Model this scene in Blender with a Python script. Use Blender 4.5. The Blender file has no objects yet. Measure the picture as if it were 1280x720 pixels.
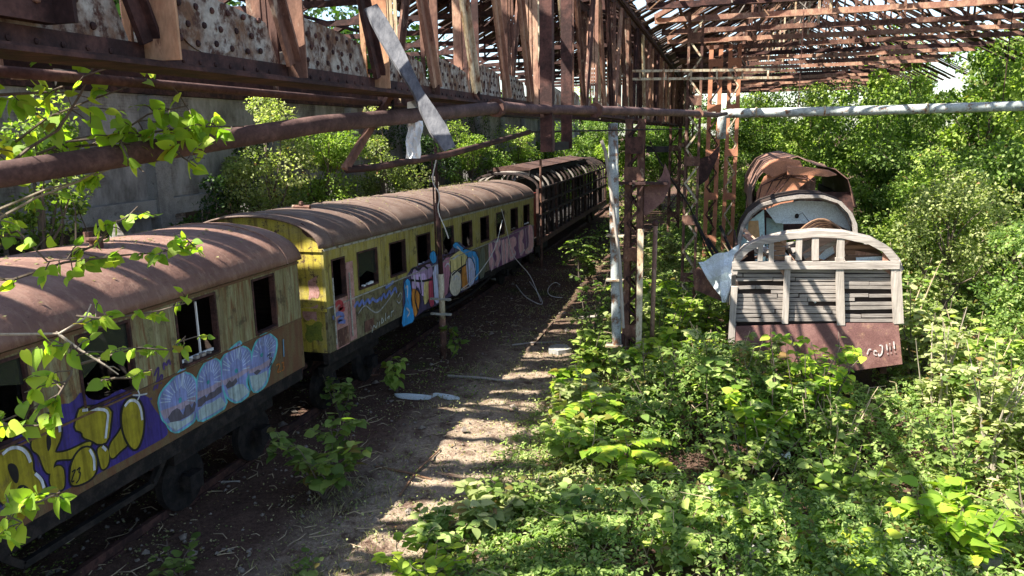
import bpy, math, random
import numpy as np
from mathutils import Vector, Matrix
from mathutils.geometry import tessellate_polygon
R = math.radians
rng = np.random.default_rng(7)
random.seed(7)
scene = bpy.context.scene
COL = scene.collection
PI = math.pi

# ------------------------------------------------------------ camera
CH, FPX = 5.5, 930.0
YAW, PIT, ROL = R(15.5), R(11.7), R(1.0)
fw = np.array([-math.sin(YAW)*math.cos(PIT), math.cos(YAW)*math.cos(PIT), -math.sin(PIT)])
rt0 = np.array([math.cos(YAW), math.sin(YAW), 0.0])
up0 = np.cross(rt0, fw)
rt = rt0*math.cos(ROL) - up0*math.sin(ROL)
up = up0*math.cos(ROL) + rt0*math.sin(ROL)
def ray(px, py): return rt*((px-640)/FPX) + up*(-(py-360)/FPX) + fw
def onx(px, py, X):                       # photo pixel -> point on the vertical plane x = X
    d = ray(px, py); t = X/d[0]
    return np.array([X, d[1]*t, CH+d[2]*t])
def ony(px, py, Y):
    d = ray(px, py); t = Y/d[1]
    return np.array([d[0]*t, Y, CH+d[2]*t])
def onz(px, py, Z=0.0):
    d = ray(px, py); t = (Z-CH)/d[2]
    return np.array([d[0]*t, d[1]*t, Z])
def deep(px, py, d): return np.array([0, 0, CH]) + ray(px, py)*d
cd = bpy.data.cameras.new('camera'); cam = bpy.data.objects.new('camera', cd); COL.objects.link(cam)
cd.sensor_width = 36; cd.lens = 36*FPX/1280; cd.clip_start = 0.05; cd.clip_end = 2000
m = Matrix(((rt[0], up[0], -fw[0], 0), (rt[1], up[1], -fw[1], 0), (rt[2], up[2], -fw[2], CH), (0, 0, 0, 1)))
cam.matrix_world = m
scene.camera = cam

# ------------------------------------------------------------ light
SD = np.array([1.0, 0.77, -1.5]); SD /= np.linalg.norm(SD)
w = bpy.data.worlds.new('World'); scene.world = w; w.use_nodes = True
nt = w.node_tree; sky = nt.nodes.new('ShaderNodeTexSky'); sky.sky_type = 'NISHITA'; sky.sun_disc = False
elev = math.asin(-SD[2]); sky.sun_elevation = elev
sky.sun_rotation = math.atan2(-SD[0], -SD[1])
nt.links.new(sky.outputs[0], nt.nodes['Background'].inputs[0]); nt.nodes['Background'].inputs[1].default_value = 0.09
sl = bpy.data.lights.new('sun', 'SUN'); sl.energy = 5.0; sl.angle = R(0.5); sl.color = (1, 0.945, 0.85)
so = bpy.data.objects.new('sun', sl); COL.objects.link(so); so.rotation_euler = Vector(SD).to_track_quat('-Z', 'Y').to_euler(); so.location = (0, 0, 30)
scene.view_settings.view_transform = 'Standard'; scene.view_settings.look = 'None'
scene.view_settings.exposure = 1.95; scene.view_settings.gamma = 1
scene.cycles.max_bounces = 6; scene.cycles.diffuse_bounces = 3; scene.cycles.transmission_bounces = 3

# ------------------------------------------------------------ materials
def mat(name, fn):
    mt = bpy.data.materials.new(name); mt.use_nodes = True
    n = mt.node_tree; b = n.nodes['Principled BSDF']; fn(n, b); return mt
def L(n, a, b): n.links.new(a, b)
def coords(n, sc=(1, 1, 1)):
    g = n.nodes.new('ShaderNodeNewGeometry'); mp = n.nodes.new('ShaderNodeMapping')
    mp.inputs['Scale'].default_value = sc; L(n, g.outputs['Position'], mp.inputs[0]); return mp.outputs[0]
def noise(n, co, scale, detail=5, rough=0.6):
    t = n.nodes.new('ShaderNodeTexNoise'); t.inputs['Scale'].default_value = scale
    t.inputs['Detail'].default_value = detail; t.inputs['Roughness'].default_value = rough
    L(n, co, t.inputs['Vector']); return t.outputs['Fac']
def ramp(n, f, stops):
    r = n.nodes.new('ShaderNodeValToRGB'); e = r.color_ramp.elements
    while len(e) < len(stops): e.new(0.5)
    for q, (p, c) in zip(e, stops): q.position = p; q.color = (*c, 1) if len(c) == 3 else c
    L(n, f, r.inputs[0]); return r.outputs[0]
def mix(n, f, a, b, mode='MIX'):
    x = n.nodes.new('ShaderNodeMix'); x.data_type = 'RGBA'; x.blend_type = mode
    if isinstance(f, (int, float)): x.inputs[0].default_value = f
    else: L(n, f, x.inputs[0])
    for k, v in ((6, a), (7, b)):
        if isinstance(v, tuple): x.inputs[k].default_value = (*v, 1)
        else: L(n, v, x.inputs[k])
    return x.outputs[2]
def bump(n, b, h, s=0.4, d=0.02):
    q = n.nodes.new('ShaderNodeBump'); q.inputs['Strength'].default_value = s; q.inputs['Distance'].default_value = d
    L(n, h, q.inputs['Height']); L(n, q.outputs[0], b.inputs['Normal'])
BW = ((0.0, (0, 0, 0)), (1.0, (1, 1, 1)))
def patchy(c1, c2, c3=None, s=3, s2=12, thr=(0.45, 0.6), thr2=(0.6, 0.7), stretch=(1, 1, 1), rough=0.85, bs=0.35, bd=0.01, spec=0.25, metal=0):
    def f(n, b):
        co = coords(n, stretch)
        a = noise(n, co, s, 8, 0.65)
        col = mix(n, ramp(n, a, ((thr[0], (0, 0, 0)), (thr[1], (1, 1, 1)))), c1, c2)
        if c3:
            a2 = noise(n, co, s2, 6, 0.7)
            col = mix(n, ramp(n, a2, ((thr2[0], (0, 0, 0)), (thr2[1], (1, 1, 1)))), col, c3)
        fine = noise(n, co, 45, 3)
        col = mix(n, 0.6, col, ramp(n, fine, ((0.25, (0.45, 0.45, 0.45)), (0.75, (1.4, 1.4, 1.4)))), 'MULTIPLY')
        L(n, col, b.inputs['Base Color']); b.inputs['Roughness'].default_value = rough
        b.inputs['Specular IOR Level'].default_value = spec; b.inputs['Metallic'].default_value = metal
        bump(n, b, noise(n, co, 30, 6), bs, bd)
    return f
def streaked(base):
    def f(n, b):
        base(n, b)
        src = b.inputs['Base Color'].links[0].from_socket
        a = noise(n, coords(n, (9, 9, .55)), 1.5, 7, .7); g_ = noise(n, coords(n), 2.3, 9, .75)
        col = mix(n, ramp(n, a, ((0.48, (0, 0, 0)), (0.68, (.8, .8, .8)))), src, (.085, .045, .022))
        col = mix(n, ramp(n, g_, ((0.55, (0, 0, 0)), (0.63, (.75, .75, .75)))), col, (.05, .04, .026))
        L(n, col, b.inputs['Base Color'])
    return f
def plain(c, rough=0.7, var=0.25, s=8):
    def f(n, b):
        co = coords(n); a = noise(n, co, s, 6, 0.7)
        lo = tuple(x*(1-var) for x in c); hi = tuple(min(1, x*(1+var)) for x in c)
        L(n, ramp(n, a, ((0.3, lo), (0.7, hi))), b.inputs['Base Color']); b.inputs['Roughness'].default_value = rough
        b.inputs['Specular IOR Level'].default_value = 0.25
    return f
M = {}
M['rust'] = mat('rusty steel', patchy((0.085, 0.042, 0.032), (0.20, 0.105, 0.07), (0.34, 0.26, 0.19), s=4, s2=9, thr2=(0.58, 0.68), stretch=(1, 1, 0.5)))
M['rust_dark'] = mat('dark rusty steel', patchy((0.035, 0.018, 0.016), (0.09, 0.042, 0.034), s=5))
M['rust_pink'] = mat('faded red primer', patchy((0.25, 0.13, 0.09), (0.38, 0.24, 0.16), (0.10, 0.045, 0.03), s=5, s2=14, stretch=(1, 1, 0.4)))
M['rust_cream'] = mat('cream paint and sunlit rust', patchy((0.52, 0.46, 0.33), (0.40, 0.30, 0.18), (0.20, 0.09, 0.05), s=5, s2=11, thr2=(0.5, 0.62), stretch=(1, 1, 0.35)))  # also colours the sunlit stretch of the thin post
M['gusset'] = mat('whitened rusting plate', patchy((0.37, 0.34, 0.29), (0.15, 0.08, 0.045), (0.07, 0.032, 0.022), s=5.5, s2=15, thr=(0.43, 0.6), thr2=(0.49, 0.6), stretch=(1, 1, 0.85)))
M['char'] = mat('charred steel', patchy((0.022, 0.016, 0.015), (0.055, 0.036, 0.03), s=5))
M['char_rust'] = mat('scorched rust', patchy((0.06, 0.032, 0.026), (0.10, 0.055, 0.042), s=5))
def glass_fn(n, b):
    b.inputs['Base Color'].default_value = (.03, .035, .03, 1); b.inputs['Roughness'].default_value = .25; b.inputs['Alpha'].default_value = .55
M['glass'] = mat('dirty glass', glass_fn)
M['black'] = mat('black steel and painted shade', patchy((0.010, 0.009, 0.009), (0.028, 0.022, 0.02), s=6))  # also used where shade is put into the colour
M['rust_sunlit'] = mat('sunlit orange rust plate', patchy((0.44, 0.25, 0.14), (0.34, 0.16, 0.085), (0.14, 0.06, 0.035), s=5, s2=11, thr2=(.56, .66), stretch=(1, 1, .4)))  # brighter rust for girder uprights in the sun, light put into the colour
M['pipe_brown'] = mat('brown painted pipe', patchy((0.075, 0.042, 0.038), (0.13, 0.075, 0.065), (0.05, 0.025, 0.02), s=6))
M['pipe_pale'] = mat('weathered grey pipe', patchy((0.34, 0.36, 0.34), (0.20, 0.22, 0.21), (0.16, 0.085, 0.05), s=5, s2=5, thr2=(0.5, 0.6)))
M['pipe_white'] = mat('weathered white pipe', patchy((0.46, 0.49, 0.47), (0.28, 0.31, 0.30), (0.20, 0.10, 0.055), s=5, s2=6, thr2=(0.54, 0.62)))
M['olive'] = mat('olive yellow carriage paint', streaked(patchy((0.20, 0.19, 0.095), (0.29, 0.28, 0.16), (0.15, 0.07, 0.03), s=2.2, s2=3.5, thr2=(0.47, 0.62), stretch=(5, 5, 0.5), rough=0.6)))
M['olive_lower'] = mat('brown stained lower panel', patchy((0.13, 0.065, 0.035), (0.14, 0.10, 0.05), (0.06, 0.03, 0.02), s=2.2, s2=5, stretch=(3, 3, 0.6), rough=0.7))
M['yellow'] = mat('flaking yellow paint', streaked(patchy((0.42, 0.34, 0.05), (0.34, 0.28, 0.09), (0.09, 0.05, 0.035), s=3, s2=6, thr2=(0.57, 0.62), rough=0.6)))
M['yellow_dull'] = mat('dull yellow carriage paint', streaked(patchy((0.32, 0.27, 0.06), (0.36, 0.32, 0.13), (0.10, 0.06, 0.03), s=3, s2=8, thr2=(0.6, 0.68), stretch=(2, 2, 1), rough=0.65)))
M['khaki'] = mat('stained khaki panel', streaked(patchy((0.15, 0.14, 0.07), (0.22, 0.20, 0.12), (0.07, 0.05, 0.03), s=2.4, s2=6, thr2=(0.5, 0.62), stretch=(2, 2, 1), rough=0.7)))
M['pinkish'] = mat('flaked pink primer', patchy((0.42, 0.24, 0.22), (0.32, 0.17, 0.14), (0.16, 0.08, 0.05), s=6, s2=12))
M['moss'] = mat('algae on paint', patchy((0.19, 0.21, 0.03), (0.12, 0.15, 0.03), (0.08, 0.05, 0.02), s=5, s2=10))
M['trim'] = mat('pale weathered trim', patchy((0.36, 0.36, 0.32), (0.25, 0.24, 0.19), (0.12, 0.07, 0.04), s=5, s2=10, thr2=(0.56, 0.64)))
def roof_fn(n, b):
    co = coords(n)
    a = noise(n, co, 1.3, 8, 0.6); c = noise(n, co, 9, 5, 0.7)
    col = ramp(n, a, ((0.3, (0.125, 0.066, 0.05)), (0.55, (0.195, 0.108, 0.082)), (0.75, (0.27, 0.175, 0.135))))
    col = mix(n, ramp(n, c, ((0.55, (0, 0, 0)), (0.75, (0.7, 0.7, 0.7)))), col, (0.10, 0.045, 0.035))
    L(n, col, b.inputs['Base Color']); b.inputs['Roughness'].default_value = 0.62
    b.inputs['Specular IOR Level'].default_value = 0.35
    ru = noise(n, coords(n, (2.5, 7, 2.5)), 1.6, 9, 0.75)
    col2 = mix(n, ramp(n, ru, ((0.5, (0, 0, 0)), (0.7, (.75, .75, .75)))), col, (0.30, 0.20, 0.145))
    col2 = mix(n, ramp(n, noise(n, co, 28, 4, .8), ((0.6, (0, 0, 0)), (0.7, (.8, .8, .8)))), col2, (0.06, 0.03, 0.022))
    L(n, col2, b.inputs['Base Color'])
    bump(n, b, noise(n, co, 3.5, 9, .7), 0.55, 0.04)
M['roof'] = mat('red brown carriage roof', roof_fn)
M['roof2'] = mat('brown carriage roof', patchy((0.13, 0.085, 0.066), (0.175, 0.125, 0.10), (0.10, 0.05, 0.04), s=2, s2=7, rough=0.65, bd=0.02))
M['tin_orange'] = mat('orange rusty sheet', patchy((0.46, 0.20, 0.11), (0.34, 0.15, 0.09), (0.18, 0.09, 0.06), s=2.5, s2=8, rough=0.75))
M['brown_panel'] = mat('maroon steel panel', patchy((0.13, 0.062, 0.055), (0.20, 0.105, 0.09), (0.26, 0.15, 0.10), s=2, s2=7, thr2=(.56, .7), rough=0.6))
M['bluewhite'] = mat('pale blue white paint', patchy((0.66, 0.73, 0.74), (0.58, 0.64, 0.64), (0.35, 0.36, 0.34), s=2, s2=6, thr2=(0.62, 0.7), rough=0.6))
M['mint'] = mat('mint paint', patchy((0.42, 0.55, 0.50), (0.34, 0.45, 0.42), (0.2, 0.2, 0.15), s=3, s2=6))
M['orange_board'] = mat('orange board', plain((0.42, 0.24, 0.10)))
M['white'] = mat('white sheet', plain((0.72, 0.73, 0.72), 0.8, 0.08, 3))
M['faded_white'] = mat('faded white lettering', patchy((0.50, 0.46, 0.44), (0.24, 0.15, 0.13), s=9, s2=9))
M['fabric'] = mat('grey lining', plain((0.3, 0.3, 0.29)))
M['red_dark'] = mat('dark red door', plain((0.16, 0.025, 0.02)))
def wood_fn(c1, c2, along, plank=0.1, across='z'):
    def f(n, b):
        st = {'x': (0.8, 14, 14), 'y': (14, 0.8, 14), 'z': (14, 14, 0.8)}[along]
        co = coords(n, st); a = noise(n, co, 2.2, 8, 0.7)
        col = ramp(n, a, ((0.25, c1), (0.7, c2)))
        lg = noise(n, coords(n), 1.5, 4)
        col = mix(n, 0.6, col, ramp(n, lg, ((0.3, (0.55, 0.52, 0.5)), (0.7, (1.25, 1.2, 1.15)))), 'MULTIPLY')
        L(n, col, b.inputs['Base Color']); b.inputs['Roughness'].default_value = 0.9
        b.inputs['Specular IOR Level'].default_value = 0.15
        bump(n, b, a, 0.5, 0.01)
    return f
M['wood_x'] = mat('grey weathered boards', wood_fn((0.12, 0.10, 0.088), (0.44, 0.405, 0.365), 'x'))
M['wood_plank'] = mat('dark grey weathered boards', wood_fn((0.085, 0.072, 0.064), (0.34, 0.31, 0.28), 'x'))
M['wood_y'] = mat('grey weathered timber', wood_fn((0.15, 0.13, 0.11), (0.36, 0.33, 0.30), 'y'))
M['wood_z'] = mat('grey weathered post', wood_fn((0.17, 0.15, 0.13), (0.44, 0.40, 0.355), 'z'))
M['wood_brown'] = mat('brown old timber', wood_fn((0.10, 0.055, 0.035), (0.26, 0.16, 0.10), 'x'))
M['wood_dark'] = mat('blackened boards and painted shade', wood_fn((0.018, 0.014, 0.012), (0.05, 0.036, 0.03), 'x'))  # also stands in for shade in carriage interiors and plank gaps
M['plank_blue'] = mat('blue grey plank', wood_fn((0.03, 0.034, 0.045), (0.17, 0.175, 0.19), 'z'))
M['roofboard'] = mat('old roof boards', wood_fn((0.03, 0.022, 0.02), (0.12, 0.085, 0.07), 'x'))
M['bark'] = mat('bark', wood_fn((0.06, 0.045, 0.035), (0.17, 0.14, 0.11), 'z'))
M['bark_pale'] = mat('pale twig bark', wood_fn((0.20, 0.17, 0.13), (0.42, 0.37, 0.30), 'z'))
M['dead'] = mat('dry pale twigs', plain((0.36, 0.28, 0.18), 0.9, 0.4, 6))
M['cable'] = mat('pale cable', plain((0.50, 0.48, 0.44)))
M['stone'] = mat('dusty stones', plain((0.17, 0.14, 0.115), .95, .4, 20))
M['concrete'] = mat('stained concrete', patchy((0.30, 0.29, 0.27), (0.20, 0.19, 0.18), (0.12, 0.115, 0.105), s=1.6, s2=7, rough=0.95, bd=0.03))
def wall_fn(n, b):
    g = n.nodes.new('ShaderNodeNewGeometry'); sp = n.nodes.new('ShaderNodeSeparateXYZ'); L(n, g.outputs['Position'], sp.inputs[0])
    cb = n.nodes.new('ShaderNodeCombineXYZ'); L(n, sp.outputs[1], cb.inputs[0]); L(n, sp.outputs[2], cb.inputs[1]); L(n, sp.outputs[0], cb.inputs[2])
    br = n.nodes.new('ShaderNodeTexBrick'); L(n, cb.outputs[0], br.inputs['Vector']); br.inputs['Scale'].default_value = 4.0
    br.inputs['Color1'].default_value = (0.30, 0.27, 0.24, 1); br.inputs['Color2'].default_value = (0.23, 0.20, 0.185, 1); br.inputs['Mortar'].default_value = (0.13, 0.12, 0.11, 1)
    br.inputs['Mortar Size'].default_value = 0.02
    co = coords(n); a = noise(n, co, 0.5, 8, 0.65)
    col = mix(n, ramp(n, a, ((0.47, (0, 0, 0)), (0.53, (1, 1, 1)))), br.outputs['Color'], (0.33, 0.315, 0.295))
    st = noise(n, coords(n, (1, 1, 0.45)), 1.3, 9, 0.75)
    col = mix(n, 1.0, col, ramp(n, st, ((0.35, (0.42, 0.41, 0.40)), (0.62, (1.2, 1.2, 1.2)))), 'MULTIPLY')
    L(n, col, b.inputs['Base Color']); b.inputs['Roughness'].default_value = 0.95
    bump(n, b, mix(n, 0.5, br.outputs['Color'], noise(n, co, 20, 6)), 0.6, 0.02)
M['wall'] = mat('old brick and render wall', wall_fn)
def ground_fn(n, b):
    co = coords(n)
    sp = n.nodes.new('ShaderNodeSeparateXYZ'); L(n, co, sp.inputs[0])
    big = noise(n, co, 0.45, 6, 0.6); md = noise(n, co, 2.2, 8, 0.7); fn = noise(n, co, 16, 6, 0.75); ff = noise(n, co, 60, 4, 0.7)
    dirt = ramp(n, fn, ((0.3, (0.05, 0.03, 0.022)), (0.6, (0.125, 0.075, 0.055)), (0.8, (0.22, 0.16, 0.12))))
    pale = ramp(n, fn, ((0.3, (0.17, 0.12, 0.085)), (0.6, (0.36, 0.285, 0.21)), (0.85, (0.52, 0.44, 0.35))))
    # paler ground tone on the walkway, fading out with distance
    def mrange(v, a, c, lo=0.0, hi=1.0):
        q = n.nodes.new('ShaderNodeMapRange'); q.interpolation_type = 'SMOOTHSTEP'; L(n, v, q.inputs[0])
        q.inputs[1].default_value = a; q.inputs[2].default_value = c; q.inputs[3].default_value = lo; q.inputs[4].default_value = hi; return q.outputs[0]
    def mul(a, c):
        q = n.nodes.new('ShaderNodeMath'); q.operation = 'MULTIPLY'; L(n, a, q.inputs[0])
        if isinstance(c, float): q.inputs[1].default_value = c
        else: L(n, c, q.inputs[1])
        return q.outputs[0]
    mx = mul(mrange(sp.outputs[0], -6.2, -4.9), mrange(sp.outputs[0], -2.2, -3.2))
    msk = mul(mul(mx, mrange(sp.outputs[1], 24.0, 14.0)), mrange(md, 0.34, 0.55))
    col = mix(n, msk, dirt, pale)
    gr = ramp(n, ff, ((0.3, (0.02, 0.03, 0.008)), (0.7, (0.07, 0.085, 0.025))))
    col = mix(n, mrange(big, 0.56, 0.68, 0.0, 0.8), col, gr)
    col = mix(n, 1.0, col, ramp(n, ff, ((0.3, (0.6, 0.6, 0.6)), (0.7, (1.3, 1.3, 1.3)))), 'MULTIPLY')
    L(n, col, b.inputs['Base Color']); b.inputs['Roughness'].default_value = 1.0; b.inputs['Specular IOR Level'].default_value = 0.1
    bump(n, b, fn, 0.8, 0.05)
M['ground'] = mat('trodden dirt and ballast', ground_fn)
def leafmat(name, a, b_, c, tr=0.45):
    mt = bpy.data.materials.new(name); mt.use_nodes = True; n = mt.node_tree; n.nodes.clear()
    at = n.nodes.new('ShaderNodeAttribute'); at.attribute_name = 'rnd'
    col = ramp(n, at.outputs['Fac'], ((0.0, (a[0]*2.2, a[1]*1.0, a[2]*1.3)), (0.07, a), (0.5, b_), (1.0, c)))
    d = n.nodes.new('ShaderNodeBsdfPrincipled'); d.inputs['Roughness'].default_value = 0.55; d.inputs['Specular IOR Level'].default_value = 0.3
    t = n.nodes.new('ShaderNodeBsdfTranslucent'); L(n, col, d.inputs['Base Color'])
    tc = mix(n, 1.0, col, (1.5, 1.75, 0.6), 'MULTIPLY'); L(n, tc, t.inputs[0])
    s = n.nodes.new('ShaderNodeMixShader'); s.inputs[0].default_value = tr; L(n, d.outputs[0], s.inputs[1]); L(n, t.outputs[0], s.inputs[2])
    o = n.nodes.new('ShaderNodeOutputMaterial'); L(n, s.outputs[0], o.inputs[0]); return mt
M['leaf_front'] = leafmat('bright broad leaves', (0.13, 0.23, 0.025), (0.24, 0.36, 0.04), (0.42, 0.47, 0.05), 0.5)
M['leaf_wood'] = leafmat('woodland leaves', (0.05, 0.095, 0.015), (0.14, 0.22, 0.038), (0.30, 0.38, 0.09))
M['leaf_lime'] = leafmat('lime leaves', (0.10, 0.165, 0.024), (0.24, 0.33, 0.06), (0.44, 0.50, 0.14))
M['leaf_pale'] = leafmat('pale olive leaves', (0.13, 0.17, 0.05), (0.28, 0.32, 0.12), (0.50, 0.50, 0.24))
M['leaf_dark'] = leafmat('dark ivy leaves', (0.012, 0.03, 0.006), (0.03, 0.065, 0.012), (0.06, 0.11, 0.022))
M['leaf_bramble'] = leafmat('bramble leaves', (0.05, 0.095, 0.018), (0.18, 0.27, 0.06), (0.43, 0.49, 0.18))
M['leaf_sap'] = leafmat('sapling leaves', (0.08, 0.13, 0.03), (0.16, 0.23, 0.05), (0.30, 0.36, 0.11))
M['straw'] = leafmat('straw and low weeds', (0.10, 0.13, 0.04), (0.24, 0.23, 0.10), (0.40, 0.33, 0.20), 0.3)

# ------------------------------------------------------------ mesh builder
class MB:
    def __init__(s): s.v = []; s.f = []; s.n = 0
    def add(s, v, f):
        v = np.asarray(v, float); s.v.append(v); s.f += [tuple(i+s.n for i in q) for q in f]; s.n += len(v)
    def box(s, x0, x1, y0, y1, z0, z1):
        s.add([(x0, y0, z0), (x1, y0, z0), (x1, y1, z0), (x0, y1, z0), (x0, y0, z1), (x1, y0, z1), (x1, y1, z1), (x0, y1, z1)],
              [(0, 3, 2, 1), (4, 5, 6, 7), (0, 1, 5, 4), (1, 2, 6, 5), (2, 3, 7, 6), (3, 0, 4, 7)]); return s
    def bar(s, p, q, w, h, hint=(0, 0, 1), twist=0):
        p = np.array(p, float); q = np.array(q, float); d = q-p; d /= np.linalg.norm(d)
        u = np.cross(d, hint)
        if np.linalg.norm(u) < 1e-3: u = np.cross(d, (0, 1, 0))
        u /= np.linalg.norm(u); t = np.cross(u, d)
        if twist: u, t = u*math.cos(twist)+t*math.sin(twist), t*math.cos(twist)-u*math.sin(twist)
        u = u*w/2; t = t*h/2
        s.add([p-u-t, p+u-t, p+u+t, p-u+t, q-u-t, q+u-t, q+u+t, q-u+t],
              [(0, 1, 2, 3), (7, 6, 5, 4), (0, 4, 5, 1), (1, 5, 6, 2), (2, 6, 7, 3), (3, 7, 4, 0)]); return s
    def tube(s, pts, r, n=8, cap=True):
        pts = [np.array(p, float) for p in pts]; k = len(pts)
        rr = r if hasattr(r, '__len__') else [r]*k
        V = []; u = None
        for i in range(k):
            d = pts[min(i+1, k-1)]-pts[max(i-1, 0)]; d /= (np.linalg.norm(d)+1e-9)
            if u is None:
                u = np.cross(d, (0.1, 0.2, 1.0)) if abs(d[2]) < 0.95 else np.cross(d, (1.0, 0.1, 0))
            u = u-d*np.dot(u, d); u /= np.linalg.norm(u); t = np.cross(d, u)
            for j in range(n):
                a = 2*PI*j/n; V.append(pts[i]+(u*math.cos(a)+t*math.sin(a))*rr[i])
        F = [(i*n+j, i*n+(j+1) % n, (i+1)*n+(j+1) % n, (i+1)*n+j) for i in range(k-1) for j in range(n)]
        if cap: F += [tuple(range(n))[::-1], tuple((k-1)*n+j for j in range(n))]
        s.add(V, F); return s
    def prism(s, poly, off):                       # poly of 3-D points, extruded by vector off
        k = len(poly); P = np.array(poly, float); Q = P+np.array(off, float)
        tri = tessellate_polygon([[Vector(p) for p in P]])
        F = [tuple(t) for t in tri] + [tuple(i+k for i in t)[::-1] for t in tri] + [(i, (i+1) % k, (i+1) % k+k, i+k) for i in range(k)]
        s.add(np.vstack([P, Q]), F); return s
    def sheet(s, poly):
        P = [Vector(p) for p in poly]; s.add([tuple(p) for p in P], [tuple(t) for t in tessellate_polygon([P])]); return s
    def ball(s, c, r, k=6, m_=4):
        V = [(c[0], c[1], c[2]+r[2])]
        for i in range(1, m_):
            for j in range(k):
                a = PI*i/m_; b = 2*PI*j/k; V.append((c[0]+r[0]*math.sin(a)*math.cos(b), c[1]+r[1]*math.sin(a)*math.sin(b), c[2]+r[2]*math.cos(a)))
        V.append((c[0], c[1], c[2]-r[2])); F = []
        for j in range(k): F.append((0, 1+j, 1+(j+1) % k))
        for i in range(m_-2):
            for j in range(k): F.append((1+i*k+j, 1+(i+1)*k+j, 1+(i+1)*k+(j+1) % k, 1+i*k+(j+1) % k))
        l = 1+(m_-1)*k
        for j in range(k): F.append((l, l-k+(j+1) % k, l-k+j))
        s.add(V, F); return s
def fixn(me):
    import bmesh
    b = bmesh.new(); b.from_mesh(me); bmesh.ops.recalc_face_normals(b, faces=b.faces); b.to_mesh(me); b.free()
def mk(name, mb, mt, parent=None, off=None, smooth=False, recalc=True):
    V = np.vstack(mb.v)
    if off is not None: V = V-np.array(off)
    me = bpy.data.meshes.new(name); me.from_pydata([tuple(v) for v in V], [], mb.f)
    if recalc: fixn(me)
    me.materials.append(M[mt] if isinstance(mt, str) else mt)
    if smooth: me.polygons.foreach_set('use_smooth', [True]*len(me.polygons))
    o = bpy.data.objects.new(name, me); COL.objects.link(o); o.parent = parent
    if bevels.get(name): pass
    return o
bevels = {}
def tagit(o, label=None, cat=None, group=None, kind=None):
    if label: o['label'] = label
    if cat: o['category'] = cat
    if group: o['group'] = group
    if kind: o['kind'] = kind
    return o
class Thing:
    def __init__(s, name, label, cat, loc=(0, 0, 0), group=None):
        s.o = bpy.data.objects.new(name, None); COL.objects.link(s.o); s.loc = np.array(loc, float); s.o.location = loc
        s.o.empty_display_size = 0.2
        tagit(s.o, label, cat, group)
    def part(s, name, mb, mt, parent=None, label=None, smooth=False, recalc=True):
        o = mk(name, mb, mt, parent or s.o, s.loc, smooth, recalc)
        if label: o['label'] = label
        return o
def single(name, mb, mt, label, cat, group=None, kind=None, smooth=False, loc=None):
    if loc is None and kind is None:
        V = np.vstack(mb.v); loc = (V[:, 0].mean(), V[:, 1].mean(), V[:, 2].min())
    o = mk(name, mb, mt, None, loc if loc is not None else None, smooth)
    if loc is not None: o.location = loc
    return tagit(o, label, cat, group, kind)
def copy_tree(o, parent=None):
    c = o.copy(); COL.objects.link(c); c.parent = parent
    for ch in list(kids.get(o.name, [])) or [x for x in o.children]: copy_tree(ch, c)
    return c
kids = {}
ORD = ['first', 'second', 'third', 'fourth', 'fifth', 'sixth', 'seventh', 'eighth', 'ninth', 'tenth', 'eleventh', 'twelfth', 'thirteenth', 'fourteenth', 'fifteenth', 'sixteenth', 'seventeenth', 'eighteenth', 'nineteenth', 'twentieth']

# ------------------------------------------------------------ leaves
T_FAR = (np.array([(0, 0, 0), (-0.36, 0.5, 0.10), (0, 1, -0.06), (0.36, 0.5, 0.10)]), [(0, 1, 2), (0, 2, 3)])
def _near():
    prof = [(0.0, 0.0), (0.20, -0.06), (0.36, 0.06), (0.44, 0.25), (0.40, 0.47), (0.30, 0.66), (0.17, 0.84), (0.0, 1.05)]
    V = [(0, y, -.05*(y*2.2-.6)**2+.02) for y in (0.0, .06, .12, .28, .48, .66, .84, 1.05)]; F = []
    k = len(prof)
    for sg in (1, -1):
        o = len(V); V += [(sg*x, y, .22*x-.10*(y*1.5-.5)**2-.35*x*x) for x, y in prof[1:-1]]
        c = lambda i: 0 if i == 0 else (7 if i == 7 else o+i-1)
        for i in range(k-1):
            q = [i, c(i), c(i+1), i+1]; q = list(dict.fromkeys(q))
            if len(q) > 2: F.append(tuple(q if sg > 0 else q[::-1]))
    return np.array(V, float), F
T_NEAR = _near()
def _tri():
    V, F = [], []
    for a, sc in ((0, 1.0), (1.25, .85), (-1.25, .85)):
        c, s_ = math.cos(a), math.sin(a); o = len(V)
        for x, y, z in ((0, .12, 0), (-.24, .5, .07), (-.13, .8, .02), (0, 1.0, -.12), (.13, .8, .02), (.24, .5, .07)):
            x, y = x*sc, y*sc; V.append((x*c+y*s_, y*c-x*s_, z))
        F += [(o, o+3, o+2, o+1), (o, o+5, o+4, o+3)]
    return np.array(V), F
T_TRI = _tri()
T_LANCE = (np.array([(0, 0, 0), (-0.17, 0.35, 0.06), (-.12, .7, .03), (0, 1, -0.15), (.12, .7, .03), (0.17, 0.35, 0.06)]), [(0, 3, 2, 1), (0, 5, 4, 3)])
T_BLADE = (np.array([(-0.05, 0, 0), (0.05, 0, 0), (0.04, 0.5, 0.05), (-0.04, 0.5, 0.05), (0, 1, 0.2)]), [(0, 1, 2, 3), (3, 2, 4)])
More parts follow.
